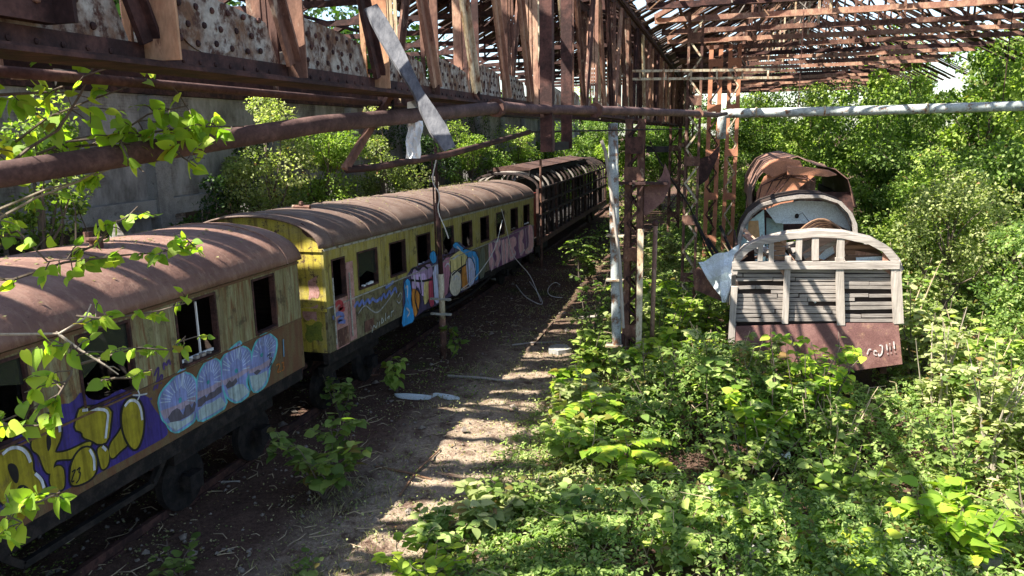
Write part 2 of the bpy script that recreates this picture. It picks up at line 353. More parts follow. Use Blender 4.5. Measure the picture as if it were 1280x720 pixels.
def leaves(name, P, D, N, S, tpl, mt, parent=None, off=None, rnd=None):
    P = np.asarray(P, float); D = np.asarray(D, float); N = np.asarray(N, float); S = np.asarray(S, float)
    if off is not None: P = P-np.array(off)
    D = D/(np.linalg.norm(D, axis=1)[:, None]+1e-9)
    X = np.cross(D, N); X /= (np.linalg.norm(X, axis=1)[:, None]+1e-9); Nn = np.cross(X, D)
    T, F = tpl; k = len(T); n = len(P)
    V = P[:, None, :] + S[:, None, None]*(T[None, :, 0, None]*X[:, None, :]+T[None, :, 1, None]*D[:, None, :]+T[None, :, 2, None]*Nn[:, None, :])
    V = V.reshape(-1, 3)
    me = bpy.data.meshes.new(name); me.vertices.add(n*k); me.vertices.foreach_set('co', V.ravel())
    lens = [len(f) for f in F]; flat = np.concatenate([np.array(f) for f in F]); tot = len(flat)
    idx = (flat[None, :]+(np.arange(n)*k)[:, None]).ravel()
    me.loops.add(n*tot); me.loops.foreach_set('vertex_index', idx.astype(np.int32))
    st = np.concatenate([[0], np.cumsum(lens)[:-1]]); st = (st[None, :]+(np.arange(n)*tot)[:, None]).ravel()
    me.polygons.add(n*len(F)); me.polygons.foreach_set('loop_start', st.astype(np.int32))
    me.polygons.foreach_set('loop_total', np.tile(lens, n).astype(np.int32))
    me.update(calc_edges=True)
    a = me.attributes.new('rnd', 'FLOAT', 'POINT')
    r = rng.random(n) if rnd is None else np.clip(rnd, 0, 1)
    a.data.foreach_set('value', np.repeat(r, k).astype(np.float32))
    me.materials.append(M[mt]); o = bpy.data.objects.new(name, me); COL.objects.link(o); o.parent = parent
    return o
def rdir(n):
    v = rng.normal(size=(n, 3)); return v/np.linalg.norm(v, axis=1)[:, None]
def snoise(x, y, seed=0, sc=1.0):
    r = np.random.default_rng(seed); o = 0
    for i in range(9):
        a = r.random()*2*PI; f = sc*(0.5+r.random()*2.2); o = o+np.sin((x*math.cos(a)+y*math.sin(a))*f+r.random()*6.28)/(1+0.6*f/sc)
    return o/3.0

# ------------------------------------------------------------ ground
def gh(x, y):
    return 0.05*snoise(x, y, 3, 0.9)+0.03*snoise(x, y, 5, 3.0)
def build_ground():
    xs = np.concatenate([[-400, -150, -60, -30], np.arange(-16, 14.01, 0.16), [20, 35, 60, 150, 400]])
    ys = np.concatenate([[-200, -60, -20, -5], np.arange(3, 45, 0.2), np.arange(45, 90, 1.5), [120, 200, 400, 900]])
    X, Y = np.meshgrid(xs, ys); Z = gh(X, Y)+0.025*rng.normal(size=X.shape)*(Y < 46)
    nx = len(xs); mb = MB(); V = np.stack([X.ravel(), Y.ravel(), Z.ravel()], 1)
    F = [(j*nx+i, j*nx+i+1, (j+1)*nx+i+1, (j+1)*nx+i) for j in range(len(ys)-1) for i in range(nx-1)]
    mb.v = [V]; mb.f = F; mb.n = len(V)
    o = mk('ground', mb, 'ground', smooth=True, recalc=False); o['kind'] = 'structure'
build_ground()

# ------------------------------------------------------------ hall wall on the left
def build_wall():
    t = Thing('hall_wall', 'long grey brick and concrete side wall with pilasters behind the left carriages', 'wall', (-13.3, 20, 0))
    mb = MB(); X0, X1 = -13.5, -13.0
    mb.box(X0, X1, -6, 80, 4.0, 6.55)
    mb.box(X0, X1, -6, 80, -0.3, 0.9)
    y = -6.0
    while y < 80:
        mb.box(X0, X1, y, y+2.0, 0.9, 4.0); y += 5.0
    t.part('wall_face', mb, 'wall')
    mb = MB()
    for k in range(18):
        y = -5.2+k*5
        mb.box(-13.0, -12.72, y, y+0.5, -0.2, 6.5)
    t.part('pilaster', mb, 'concrete')
    mb = MB()
    for k in range(17): mb.box(-13.0, -12.8, -4.7+k*5, -0.2+k*5, 3.72, 4.12)
    t.part('ledge', mb, 'concrete')
    mb = MB(); mb.box(-14.3, -14.2, -6, 80, -0.3, 4.2); t.part('shade_panel', mb, 'black')  # black sheet behind the openings, stands in for the shade inside
    mb = MB(); mb.box(-13.5, -12.9, -6, 80, 6.56, 6.9); t.part('coping', mb, 'rust_dark')
    for k in range(15):
        mb = MB(); y = -4.95+k*5
        mb.bar((-13.2, y, 6.9), (-13.2, y, 8.95), 0.22, 0.22); t.part('eaves_post', mb, 'rust_dark')
    mb = MB()
    for k in range(34):
        y = -5+k*2.5+rng.uniform(-.2, .2)
        if rng.random() < 0.8: mb.bar((-13.25, y, 6.9), (-13.25, y+rng.uniform(-.1, .1), 8.0), 0.05, 0.05)
    mb.bar((-13.25, -5, 7.45), (-13.25, 70, 7.45), 0.06, 0.06); mb.bar((-13.25, -5, 8.0), (-13.25, 70, 8.0), 0.12, 0.12)
    t.part('window_bars', mb, 'rust_dark')
build_wall()

# ------------------------------------------------------------ roof
def lroof(x):                                   # left bay roof height
    return 9.0+(x+2.6)*(-0.5) if x > -7.6 else 11.5-(-7.6-x)*0.5
def rroof(x): return 9.05+(x+2.0)*0.5 if x < 5 else 12.55-(x-5)*0.55
LT = [(-3.1+3.05*k) for k in range(20)]
for k, y in enumerate(LT):
    y += rng.uniform(-.1, .1)
    t = Thing('roof_truss', f'rusty steel roof truss over the left bay, {ORD[k]} from the camera end', 'roof truss', (-7.6, y, 8.7), 'steel roof trusses over the left bay')
    mb = MB(); mb.bar((-13.2, y, 8.85), (-2.5, y, 8.85), 0.10, 0.16); t.part('tie_beam', mb, 'rust_dark')
    for a, b in (((-13.2, y, 8.95), (-7.6, y, 11.35)), ((-2.5, y, 8.95), (-7.6, y, 11.35))):
        mb = MB(); mb.bar(a, b, 0.10, 0.14); t.part('rafter', mb, 'rust_dark')
    for xx in (-10.4, -7.6, -5.0):
        mb = MB(); mb.bar((xx, y, 8.9), (xx, y, lroof(xx)-0.1), 0.07, 0.07); t.part('strut', mb, 'rust_dark')
    for a, b in ((-10.4, -7.6), (-5.0, -7.6), (-10.4, -12.6), (-5.0, -3.1)):
        mb = MB(); mb.bar((a, y+.06, 8.95), (b, y+.06, lroof(b)-0.15), 0.06, 0.06); t.part('brace', mb, 'rust_dark')
RT = [16.2, 19.0, 21.9, 24.8, 27.7, 30.7, 33.6, 36.6, 39.5, 42.5, 45.5, 48.5, 51.5, 54.5, 57.5, 60.5, 63.5, 66.5, 69.5, 72.5]
for k, y in enumerate(RT):
    t = Thing('roof_truss', f'reddish steel roof truss over the right bay, {ORD[k]} from the camera end', 'roof truss', (4.5, y, 8.6), 'steel roof trusses over the right bay')
    c = ('rust_pink', 'rust', 'rust_dark', 'rust_pink', 'rust')[k % 5]
    sag = rng.uniform(-.08, .08)
    mb = MB(); mb.bar((-2.1, y, 8.8), (11, y, 8.8+sag), 0.16, 0.03); mb.bar((-2.1, y+.07, 8.9), (11, y+.07, 8.9+sag), 0.03, 0.16); t.part('tie_beam', mb, c)
    for a, b in (((-2.1, y, 9.0), (5, y, 12.45)), ((11, y, 9.1), (5, y, 12.45))):
        mb = MB(); mb.bar(a, b, 0.12, 0.14); t.part('rafter', mb, c)
    for xx in (1.0, 3.0, 5.0, 7.4, 9.2):
        mb = MB(); mb.bar((xx, y-.05, 8.9), (xx, y-.05, rroof(xx)-0.1), 0.07, 0.07); t.part('strut', mb, 'rust' if xx != 3 else 'rust_cream')
    for a, b in ((-1.0, 1.0), (1.0, 3.0), (3.0, 5.0), (7.4, 5.0), (9.2, 7.4)):
        mb = MB(); mb.bar((a, y+.1, 8.9), (b, y+.1, rroof(b)-0.15), 0.05, 0.07); t.part('brace', mb, 'rust')
# purlins
for side, xs, fn_, y0, y1 in (('left', (-12.4, -10.1, -5.2, -3.0), lroof, -4, 56), ('right', (-1.4, 0.2, 1.8, 3.4, 6.6, 8.2, 9.8), rroof, 15, 74)):
    for k, x in enumerate(xs):
        mb = MB(); mb.bar((x, y0, fn_(x)+0.03), (x, y1, fn_(x)+0.03), 0.09, 0.09)
        single('roof_purlin', mb, 'rust_dark' if side == 'left' else 'wood_brown', f'long straight purlin under the {side} bay roof, {ORD[k]} counting from the left wall side', 'purlin', f'purlins of the {side} bay roof')
for side in ('left', 'right'):
    mb = MB()
    x = -7.6 if side == 'left' else 5.0
    z = 11.55 if side == 'left' else 12.6
    mb.bar((x, -4 if side == 'left' else 15, z), (x, 56 if side == 'left' else 74, z), 0.14, 0.14)
    single('ridge_beam', mb, 'rust_dark', f'ridge beam along the top of the {side} bay roof', 'ridge beam')

def boards(fn_, xa, xb, y0, y1, keep, wd=0.19, zt=0.09, rag=0.25):
    mb = MB(); y = y0
    xr = -7.6 if fn_ is lroof else 5.0
    while y < y1:
        for (a, b) in ((xa, xr), (xr, xb)):
            n = 3; xs = np.linspace(a, b, n+1)
            for i in range(n):
                if rng.random() < keep(0.5*(xs[i]+xs[i+1]), y):
                    p, q = xs[i], xs[i+1]
                    if rng.random() < rag:
                        if rng.random() < .5: p += (q-p)*rng.uniform(0, .6)
                        else: q -= (q-p)*rng.uniform(0, .6)
                    dy = rng.uniform(-.02, .02)*(1 if rng.random() < .9 else 8); dz = rng.uniform(0, .02)
                    lift = 0.25*rng.random() if rng.random() < 0.04 else 0
                    mb.bar((p, y+dy, fn_(p)+zt+dz), (q, y-dy, fn_(q)+zt+dz+lift), wd*0.96, 0.03, hint=(0, 0, 1))
        y += wd
    return mb
# open bands (start, end) along the left bay roof, shaped for sun stripes below
OPEN = [(-1.2, 0.5), (1.1, 2.3), (3.1, 3.5), (4.0, 4.6), (5.2, 5.6), (6.0, 6.7), (7.2, 7.6), (8.6, 9.1), (10.7, 11.1), (12.3, 12.7), (14.6, 15.0), (16.2, 16.6), (20.6, 21.1), (24.5, 25.0), (29, 29.5)]
def keepL(x, y):
    if x < -11.2 and y > 12.5: return 0.03  # cut open beside the wall so the trees there catch sun
    if x > -7.6 and y < 12: return 0.0 if (y % 3.1) > .4 else .9  # east slope cut open to let sun onto the right side
    for a, b in OPEN:
        if a <= y <= b: return 0.06 if y < 9 else 0.15
    return 0.97
def keepR(x, y):
    if x < (0.4 if y > 27 else -1.3) and y > 20: return .92
    if y < 24: return 0.35
    if y < 30: return 0.55
    return 0.62 if x < 5 else .4
t = Thing('roof_deck', 'blackened board roof with long open slots over the left bay', 'roof', (-7.6, 25, 9))
mbL = boards(lroof, -12.9, -2.5, -5.0, 60, keepL); t.part('boarding', mbL, 'roofboard', recalc=False)
t = Thing('roof_deck', 'brown gappy board roof letting daylight through over the right bay', 'roof', (4.5, 45, 9))
mbR = boards(rroof, -2.55, 13.0, 16.5, 76, keepR, wd=0.24, rag=0.4); t.part('boarding', mbR, 'roofboard', recalc=False)
mb = MB(); mb.box(-2.62, -2.42, 15, 74, 8.64, 8.68); mb.box(-2.62, -2.59, 15, 74, 8.68, 8.74); mb.box(-2.45, -2.42, 15, 74, 8.68, 8.74)
single('valley_gutter', mb, 'rust_dark', 'long rusty valley gutter between the two roof bays, above the lattice girder', 'gutter')
# loose hanging battens below the right roof
for k in range(22):
    x = rng.uniform(-1.5, 5); y = rng.uniform(20, 45); z = rroof(x)-0.1
    L_ = rng.uniform(1.2, 3.0); mb = MB(); a = rng.uniform(-.9, .9)
    mb.bar((x, y, z), (x+L_*math.sin(a), y+rng.uniform(-.5, .5), z-L_*math.cos(a)*0.8), 0.09, 0.03)
    o = single('hanging_batten', mb, 'wood_y' if k % 2 else 'wood_brown', 'loose splintered batten dangling from the right bay roof', 'batten', 'loose battens dangling from the right bay roof')

# ------------------------------------------------------------ lattice girders
def rivet(mb, x, y, z, r=0.015): mb.ball((x, y, z), (r*0.7, r, r), 6, 4)
def girder(X, label, rev, sgn):
    t = Thing('lattice_girder', label, 'girder', (X, 20, 5.8))
    Y0, Y1 = -1.6, 56.0
    hw_ = .13 if sgn > 0 else .06
    mb = MB(); mb.box(X-hw_, X+hw_, Y0, Y1, 5.775, 5.79); mb.box(X+.012, X+.024, Y0, Y1, 5.79, 5.87); mb.box(X-.024, X-.012, Y0, Y1, 5.79, 5.87)
    mb.box(X-hw_*.9, X-.024, Y0, Y1, 5.79, 5.80); mb.box(X+.024, X+hw_*.9, Y0, Y1, 5.79, 5.80)
    t.part('bottom_chord', mb, 'rust_dark')
    mb = MB(); mb.box(X-hw_*.6, X+hw_*.6, Y0, Y1, 8.2, 8.215); mb.box(X-.02, X+.02, Y0, Y1, 8.06, 8.2); t.part('top_chord', mb, 'rust_dark')
    y = -1.55+1.025*0; k = 0
    while y < 55:
        # gusset plate with cut corners, between this node and the next
        mb = MB(); g0, g1 = y+0.04, y+0.985; top = 6.13+0.02*math.sin(k*1.7)
        if k % 5 == 3: poly = [(g0, 5.8), (g1, 5.8), (g1-.10, top-.05), (g0+.30, top), (g0, top-.05)]
        else: poly = [(g0, 5.8), (g1, 5.8), (g1-.12, top-.08), (g0+.55, top-.04), (g0, top)]
        mb.prism([(X-.011, a, b) for a, b in poly], (0.022, 0, 0)); gp = t.part('gusset_plate', mb, 'gusset')
        if y < 9 and sgn > 0:
            mb = MB()
            if 2.3 < y < 2.8:
                mb.prism([(X+.012, 2.86+.125*math.cos(a)*1.7+.1, 5.99+.125*math.sin(a)) for a in np.linspace(0, 2*PI, 28)[:-1]], (0.008, 0, 0))
                t.part('patch_plate', mb, 'gusset', gp); mb = MB()
            for yy in np.arange(g0+.07, g1-.05, .105): rivet(mb, X+.026, yy, 5.825, .011)
            for r_, zz in enumerate((5.91, 5.985, 6.06)):
                for yy in np.arange(g0+.06+.05*(r_ % 2), g1-.16, .115):
                    if zz < top-.04: rivet(mb, X+.022 if 2.3 < y < 2.8 else X+.013, yy+rng.uniform(-.012, .012), zz+rng.uniform(-.008, .008))
            t.part('rivet', mb, 'rust_dark', gp)
        # vertical: two angles back to back
        vm = (('rust_pink', 'rust', 'rust_cream', 'rust_pink', 'rust_sunlit', 'rust', 'rust_sunlit')[k] if k < 7 else str(rng.choice(['rust_pink', 'rust_cream', 'rust', 'rust_dark', 'rust']))) if sgn > 0 else ('rust', 'rust_cream', 'rust_pink')[k % 3]
        mb = MB(); s_ = X+sgn*0.026
        yv = y
        vw = .16 if k == 4 else (.105 if k < 7 else .062); mb.box(s_, s_+sgn*vw, yv-.008, yv+.004, 5.802, 8.08); mb.box(s_, s_+sgn*.012, yv+.004, yv+.09, 5.802, 8.08)
        mb.box(X-.06 if sgn > 0 else X+.026, X-.026 if sgn > 0 else X+.06, yv-.008, yv+.004, 5.802, 8.08); mb.box(X-.0145, X+.0145, yv-.007, yv+.003, 6.14, 8.07)
        if not (sgn > 0 and k > 8 and k % 2): t.part('vertical', mb, vm)
        mb = MB(); d0, d1 = ((y+1.0, 5.87), (y+.1, 8.1)) if rev == bool(k >= 9 and k % 3 == 1) else ((y+.1, 5.87), (y+1.0, 8.1))
        xx = X+sgn*0.06
        mb.bar((xx, d0[0], d0[1]), (xx, d1[0], d1[1]), (0.075 if k < 7 else .055), 0.022, hint=(1, 0, 0)); mb.bar((xx, d0[0]+.03, d0[1]), (xx, d1[0]+.03, d1[1]), 0.014, 0.09, hint=(1, 0, 0))
        t.part('diagonal', mb, ('rust', 'rust_dark', 'rust', 'rust_cream', 'rust_dark')[(k+1) % 5] if k < 6 else str(rng.choice(['rust_cream', 'rust_dark', 'rust', 'rust_pink'])))
        if False:
            mb = MB(); mb.bar((X-.05, y+.15, 5.9), (X-.05, y+.95, 8.1), 0.06, 0.012, hint=(1, 0, 0)); t.part('tie_strap', mb, 'rust_cream')
        y += (1.025 if k < 8 else 1.025+.25*(k % 2)) if sgn > 0 else 2.05; k += 1
girder(-2.2, 'near rusty riveted lattice girder with whitened gusset plates running down the hall', False, 1)
girder(-2.95, 'rear lattice girder running close behind the riveted near girder', True, -1)
mb = MB()
for k in range(14): mb.bar((-2.9, -1+4.1*k, 8.2), (-2.25, -1+4.1*k+0.9*(k % 2), 8.2), 0.06, 0.06)
single('girder_bracing', mb, 'rust_dark', 'short flat bracing bars linking the tops of the two lattice girders', 'bracing')
# near wide riveted stanchion cut off by the left edge
t = Thing('riveted_stiffener', 'broad dark riveted stiffener plate on the near girder at the far left', 'stiffener', (-2.14, 1.95, 5.8))
mb = MB(); mb.box(-2.17, -2.12, 1.72, 2.1, 5.88, 8.05); mb.box(-2.12, -2.04, 2.085, 2.1, 5.88, 8.05); t.part('plate', mb, 'rust_dark')
mb = MB()
for z in np.arange(5.95, 7.0, .085): rivet(mb, -2.115, 2.02, z, .017)
t.part('rivet', mb, 'rust')

# ------------------------------------------------------------ columns
def lattice(t, x, y, z0, z1, wx, wy, sec, m1, m2, step=0.42):
    for sx in (-1, 1):
        mb = MB(); cx = x+sx*wx/2
        mb.box(cx-sec*.5, cx+sec*.5, y-wy/2, y-wy/2+.012, z0, z1); mb.box(cx-sec*.5, cx+sec*.5, y+wy/2-.012, y+wy/2, z0, z1); mb.box(cx-.006, cx+.006, y-wy/2+.012, y+wy/2-.012, z0, z1)
        t.part('upright', mb, m1)
    mb = MB(); z = z0+.1; s_ = 1
    while z < z1-step:
        mb.bar((x-s_*wx/2, y-wy/2-.008, z), (x+s_*wx/2, y-wy/2-.008, z+step), 0.05, 0.01, hint=(0, 1, 0))
        mb.bar((x-s_*wx/2, y+wy/2+.008, z), (x+s_*wx/2, y+wy/2+.008, z+step), 0.05, 0.01, hint=(0, 1, 0))
        z += step; s_ = -s_
    t.part('lacing', mb, m2)
    for z in np.arange(z0+1.2, z1, 1.7):
        mb = MB(); mb.box(x-wx/2-sec/2-.01, x+wx/2+sec/2+.01, y-wy/2-.022, y-wy/2-.014, z, z+.28); t.part('batten_plate', mb, m1)
t = Thing('lattice_column', 'near rusty lattice column with a curved crane bracket, standing at the path edge', 'column', (-1.72, 16, 0))
lattice(t, -1.70, 16, -0.1, 5.76, 0.26, 0.34, 0.13, 'rust', 'rust_dark', .3)
mb = MB(); mb.box(-1.93, -1.85, 15.62, 15.7, -.1, 1.2); t.part('foot_angle', mb, 'rust_dark')
mb = MB(); mb.box(-1.88, -1.52, 15.72, 15.74, 5.05, 5.4); t.part('plate', mb, 'rust_dark')
mb = MB(); mb.prism([(-1.5, 15.99, 3.75), (-1.4, 15.99, 3.78), (-1.1, 15.99, 4.05), (-.95, 15.99, 4.4), (-.98, 15.99, 4.62), (-1.08, 15.99, 4.85), (-1.13, 15.99, 4.62), (-1.25, 15.99, 4.42), (-1.5, 15.99, 4.36)], (0, .03, 0)); t.part('bracket', mb, 'brown_panel')
mb = MB(); mb.box(-2.0, -1.0, 15.7, 15.98, 4.42, 4.47); t.part('bracket_shelf', mb, 'rust_dark')
mb = MB(); mb.box(-1.45, -1.0, 15.75, 15.85, 5.08, 5.2); t.part('cross_arm', mb, 'black')
mb = MB(); mb.box(-1.58, -1.46, 15.6, 15.7, 0.1, 3.5); t.part('facing_strip', mb, 'rust_cream')
mb = MB(); mb.bar((-1.95, 15.75, 3.6), (-1.5, 15.75, 4.4), 0.07, 0.03); t.part('brace', mb, 'rust_dark')
t = Thing('lattice_column', 'second lattice column with cream flaking lacing, rising behind the bushes', 'column', (-.72, 22.5, 0))
lattice(t, -.75, 22.5, -0.1, 8.7, 0.36, 0.36, 0.07, 'rust', 'rust_cream', 0.5)
mb = MB(); mb.prism([(-.55, 22.5, 3.9), (-.3, 22.5, 4.1), (-.02, 22.5, 4.75), (.02, 22.5, 5.1), (-.25, 22.5, 4.8), (-.55, 22.5, 4.7)], (0, .03, 0)); t.part('bracket', mb, 'rust_dark')
t = Thing('lattice_column', 'far orange rusted twin lattice column beside the red roofed carriage', 'column', (0.0, 31, 0))
lattice(t, -.25, 31, -0.1, 8.7, 0.36, 0.5, 0.16, 'tin_orange', 'rust_dark', 0.55)
lattice(t, .45, 31, -0.1, 8.7, 0.34, 0.5, 0.14, 'tin_orange', 'rust_cream', 0.55)
for k, (y, n_) in enumerate(((40, 'fourth'), (49, 'fifth'), (58, 'sixth'))):
    t = Thing('lattice_column', f'{n_} lattice column in the row, distant and half hidden by leaves', 'column', (-2.2, y, 0))
    lattice(t, -2.2, y, -0.1, 8.6, 0.5, 0.5, 0.12, 'rust', 'rust_dark', 0.8)

# ------------------------------------------------------------ pipes, bars, planks under the girder
def soft(pts, it=2):
    pts = [np.array(p, float) for p in pts]
    for _ in range(it):
        q = [pts[0]]
        for a, b in zip(pts[:-1], pts[1:]): q += [a*.75+b*.25, a*.25+b*.75]
        pts = q+[pts[-1]]
    return pts
def wob(a, b, n, amp):
    a = np.array(a, float); b = np.array(b, float)
    return [a+(b-a)*i/n+rng.normal(size=3)*amp*(0 < i < n) for i in range(n+1)]
t = Thing('drainpipe', 'pale grey vertical pipe strapped to the near lattice column', 'pipe', (-1.98, 15.6, 0))
mb = MB(); mb.tube([(-2.12, 15.6, 5.68), (-2.06, 15.6, 3.4), (-2.0, 15.6, 1.3), (-1.96, 15.6, .5)], .10, 12); t.part('pipe', mb, 'pipe_pale', smooth=True)
for z in (3.35, 2.4, 0.95):
    mb = MB(); mb.box(-2.22, -1.86, 15.45, 15.74, z, z+.035); t.part('clamp', mb, 'rust_cream')
t = Thing('drainpipe', 'slim red pipe standing just right of the near lattice column', 'pipe', (-1.3, 16.3, 0))
mb = MB(); mb.tube([(-1.27, 16.3, 3.5), (-1.3, 16.3, 0.0)], .05, 8); t.part('pipe', mb, 'rust_pink', smooth=True)
mb = MB(); mb.ball((-1.27, 16.3, 3.55), (.08, .08, .07), 8, 5); t.part('cap', mb, 'rust_dark')
# main brown pipe
t = Thing('overhead_pipe', 'thick brown pipe crossing the view below the girder', 'pipe', (-2.4, 4, 5.4))
P = [(-3.65, 1.2, 5.24), (-2.89, 2.46, 5.37), (-2.41, 4.28, 5.58), (-1.98, 6.71, 5.735)]
mb = MB(); mb.tube(P, .056, 14); t.part('pipe', mb, 'pipe_brown', smooth=True)
mb = MB(); mb.tube([(-1.98, 6.68, 5.735), (-1.97, 6.85, 5.75), (-1.9, 7.6, 5.745), (-1.1, 8.9, 5.74), (-.35, 12.7, 5.77), (-.1, 16, 5.8), (0.15, 22, 5.95)], .05, 12); t.part('pipe', mb, 'pipe_brown', smooth=True)
for p in ((-1.98, 6.72, 5.735), (-1.35, 8.5, 5.742), (-.35, 12.7, 5.77)):
    mb = MB(); mb.tube([np.array(p)-(.0, .05, 0), np.array(p)+(.0, .05, 0)], .085, 10); t.part('flange', mb, 'rust')
t = Thing('overhead_pipe', 'slim dark pipe hanging from the girder at upper left', 'pipe', (-2.6, 3.5, 5.7))
a, b = deep(-60, 84, 2.7), deep(484, 130, 5.5)
mb = MB(); mb.tube([a, deep(240, 109, 3.9), b], .024, 10); t.part('pipe', mb, 'pipe_brown', smooth=True)
a1 = deep(25, 93, 3.05); mb = MB(); mb.box(a1[0]-.03, a1[0]+.03, a1[1]-.02, a1[1]+.02, a1[2]-.02, 5.79); t.part('hanger', mb, 'rust')
a2 = deep(82, 97, 3.2); mb = MB(); mb.tube([a2-(.02, .04, 0), a2+(.02, .04, 0)], .036, 10); t.part('sleeve', mb, 'black')
t = Thing('bent_rail', 'bent rusty bar hooked down below the girder joining a long thin rod', 'rail', deep(432, 211, 5.2))
mb = MB(); mb.bar(deep(489, 118, 5.45), deep(431, 212, 5.2), .045, .045); mb.bar(deep(474, 104, 5.6), deep(478, 150, 5.4), .04, .04); t.part('bar', mb, 'rust')
mb = MB(); mb.tube([deep(433, 212, 5.2), deep(470, 209, 5.5), deep(560, 193, 6.5), deep(620, 177, 8), deep(662, 165, 9.4)], [.026, .026, .03, .03, .03], 8); t.part('rod', mb, 'rust_dark', smooth=True)
mb = MB(); mb.tube([deep(662, 165, 9.4), deep(760, 163, 13), deep(860, 161, 20)], .015, 6); t.part('wire', mb, 'black')
mb = MB(); mb.tube([deep(490, 116, 5.5), deep(491, 135, 5.4), deep(482, 148, 5.4)], .012, 6); t.part('hook', mb, 'black')
# fallen blue-grey plank
p0, p1 = deep(463, 8, 4.3), deep(561, 186, 4.0)
mb = MB(); n_ = 9; wv = (rt*0.92+up*0.4); wv = wv/np.linalg.norm(wv)
V = []
for i in range(n_):
    c_ = p0+(p1-p0)*i/(n_-1); ww = .036+.010*math.sin(i*.9)+(.010 if i > 5 else 0)+(-.022 if i == n_-1 else 0); th = .014
    dn = fw*0.4+np.array([-.8, .5, .1]); dn = dn/np.linalg.norm(dn)
    for s1, s2 in ((-1, -1), (1, -1), (1, 1), (-1, 1)): V.append(c_+wv*ww*s1+dn*th*s2)
F = [(i*4+j, i*4+(j+1) % 4, (i+1)*4+(j+1) % 4, (i+1)*4+j) for i in range(n_-1) for j in range(4)]+[(0, 1, 2, 3), tuple((n_-1)*4+j for j in range(4))]
mb.add(V, F); single('loose_plank', mb, 'plank_blue', 'splintered blue grey plank dangling diagonally in front of the girder', 'plank')
mb = MB(); mb.tube([deep(561, 186, 4.0), deep(563, 190, 4.0)], .004, 5)
# white sheet
t = Thing('hanging_board', 'grey board with a white sheet hanging below the girder', 'board', deep(517, 150, 5.6))
q = [deep(509, 128, 5.75), deep(526, 122, 5.8), deep(527, 160, 5.8), deep(509, 160, 5.75)]
mb = MB(); mb.prism(q, (.0, .02, 0)); t.part('board', mb, 'fabric')
mb = MB(); n1, n2 = 5, 8; V = []
for j in range(n2):
    for i in range(n1):
        c_ = deep(510+18*i/(n1-1)-3.5*j/(n2-1)+1.2*math.sin(j*1.3), 151+47*j/(n2-1), 5.6+.03*math.sin(i*1.9+j)); V.append(c_)
F = [(j*n1+i, j*n1+i+1, (j+1)*n1+i+1, (j+1)*n1+i) for j in range(n2-1) for i in range(n1-1)]
k_ = len(V); V2 = [v+np.array([0, .006, 0]) for v in V]; F = F+[tuple(a+k_ for a in f)[::-1] for f in F]
rim = [i for i in range(n1)]+[j*n1+n1-1 for j in range(1, n2)]+[(n2-1)*n1+i for i in range(n1-2, -1, -1)]+[j*n1 for j in range(n2-2, 0, -1)]
F += [(rim[i], rim[(i+1) % len(rim)], rim[(i+1) % len(rim)]+k_, rim[i]+k_) for i in range(len(rim))]
mb.add(V+V2, F); t.part('sheet', mb, 'white')
# dark hangers forming a U
t = Thing('steel_hanger', 'pair of dark steel hangers joined by a foot bar below the girder', 'hanger', (-1.75, 8.3, 5.2))
mb = MB(); a, b = deep(683, 190, 7.9), deep(683, 0, 7.9); mb.box(a[0]-.065, a[0]+.065, a[1], a[1]+.03, a[2], 8.6); mb.box(a[0]+.058, a[0]+.065, a[1]+.03, a[1]+.12, a[2], 8.6); t.part('post', mb, 'rust_dark')
mb = MB(); c_ = deep(708, 186, 8.9); mb.box(c_[0]-.065, c_[0]+.065, c_[1], c_[1]+.03, c_[2], 8.6); t.part('post', mb, 'rust_dark')
mb = MB(); mb.bar((a[0], a[1]+.12, a[2]+.05), (c_[0], c_[1]-.02, c_[2]+.04), .07, .09); t.part('foot_bar', mb, 'black')
# right white pipe
t = Thing('overhead_pipe', 'white lagged pipe running right from an elbow by the orange column', 'pipe', (.2, 24, 5.5))
z0 = ony(905, 142, 24)
zr = ony(1090, 138, 24)
mb = MB(); mb.tube([z0+np.array([-.05, 0, -.75]), z0+np.array([-.05, 0, -.15]), z0+np.array([.0, 0, -.03]), z0+np.array([.15, 0, 0]), zr, (11.0, 24, zr[2]+.05)], .135, 12)
t.part('pipe', mb, 'pipe_white', smooth=True)
for x in (1.0, 2.9, 5.6):
    mb = MB(); mb.tube([(x, 24, z0[2]+.01), (x+.05, 24, z0[2]+.01)], .155, 12); t.part('joint', mb, 'rust_cream')
for x in (2.2, 7.5):
    mb = MB(); mb.bar((x, 24, z0[2]+.1), (x, 24, 8.8), .02, .02); t.part('hanger_rod', mb, 'rust_dark')
# pipes and rails of the far gallery
for k, (y_, zz, pxx) in enumerate(((26, 89, 785), (30, 99, 785))):
    a = ony(784, zz, 19); b = ony(975, zz-2, 20)
    mb = MB(); mb.bar(a, b, .05, .06)
    single('gallery_rail', mb, 'rust_cream', ['upper', 'lower'][k]+' cream horizontal rail across the right bay below the roof', 'rail')
for k in range(6):
    px = 800+k*32; a = ony(px, 88, 19.3); b = ony(px, 99, 19.3); mb = MB(); mb.bar(a, b, .04, .04)
    single('rail_baluster', mb, 'rust_cream', f'short upright between the two cream rails, {ORD[k]} from the left', 'baluster', 'uprights of the cream rail')
# drooping dark cable on the right of the near column
mb = MB(); mb.tube([(-1.35, 15.5, 5.3), (-1.2, 16, 4.9), (-.6, 17.5, 3.8), ony(884, 315, 19), ony(897, 338, 19.5)], .02, 6)
single('steel_cable', mb, 'black', 'taut black cable slanting from the near column down to the right wagons', 'cable')
for k, (px, y1) in enumerate(((760, 200), (740, 140))):
    pass
# slanting pole left of the near column
mb = MB(); mb.tube([deep(752, 176, 15), deep(757, 190, 15), deep(766, 255, 15), deep(775, 330, 15.3), deep(779, 410, 15.6)], .035, 7)
single('leaning_pole', mb, 'wood_z', 'thin bare pole leaning against the near lattice column', 'pole')
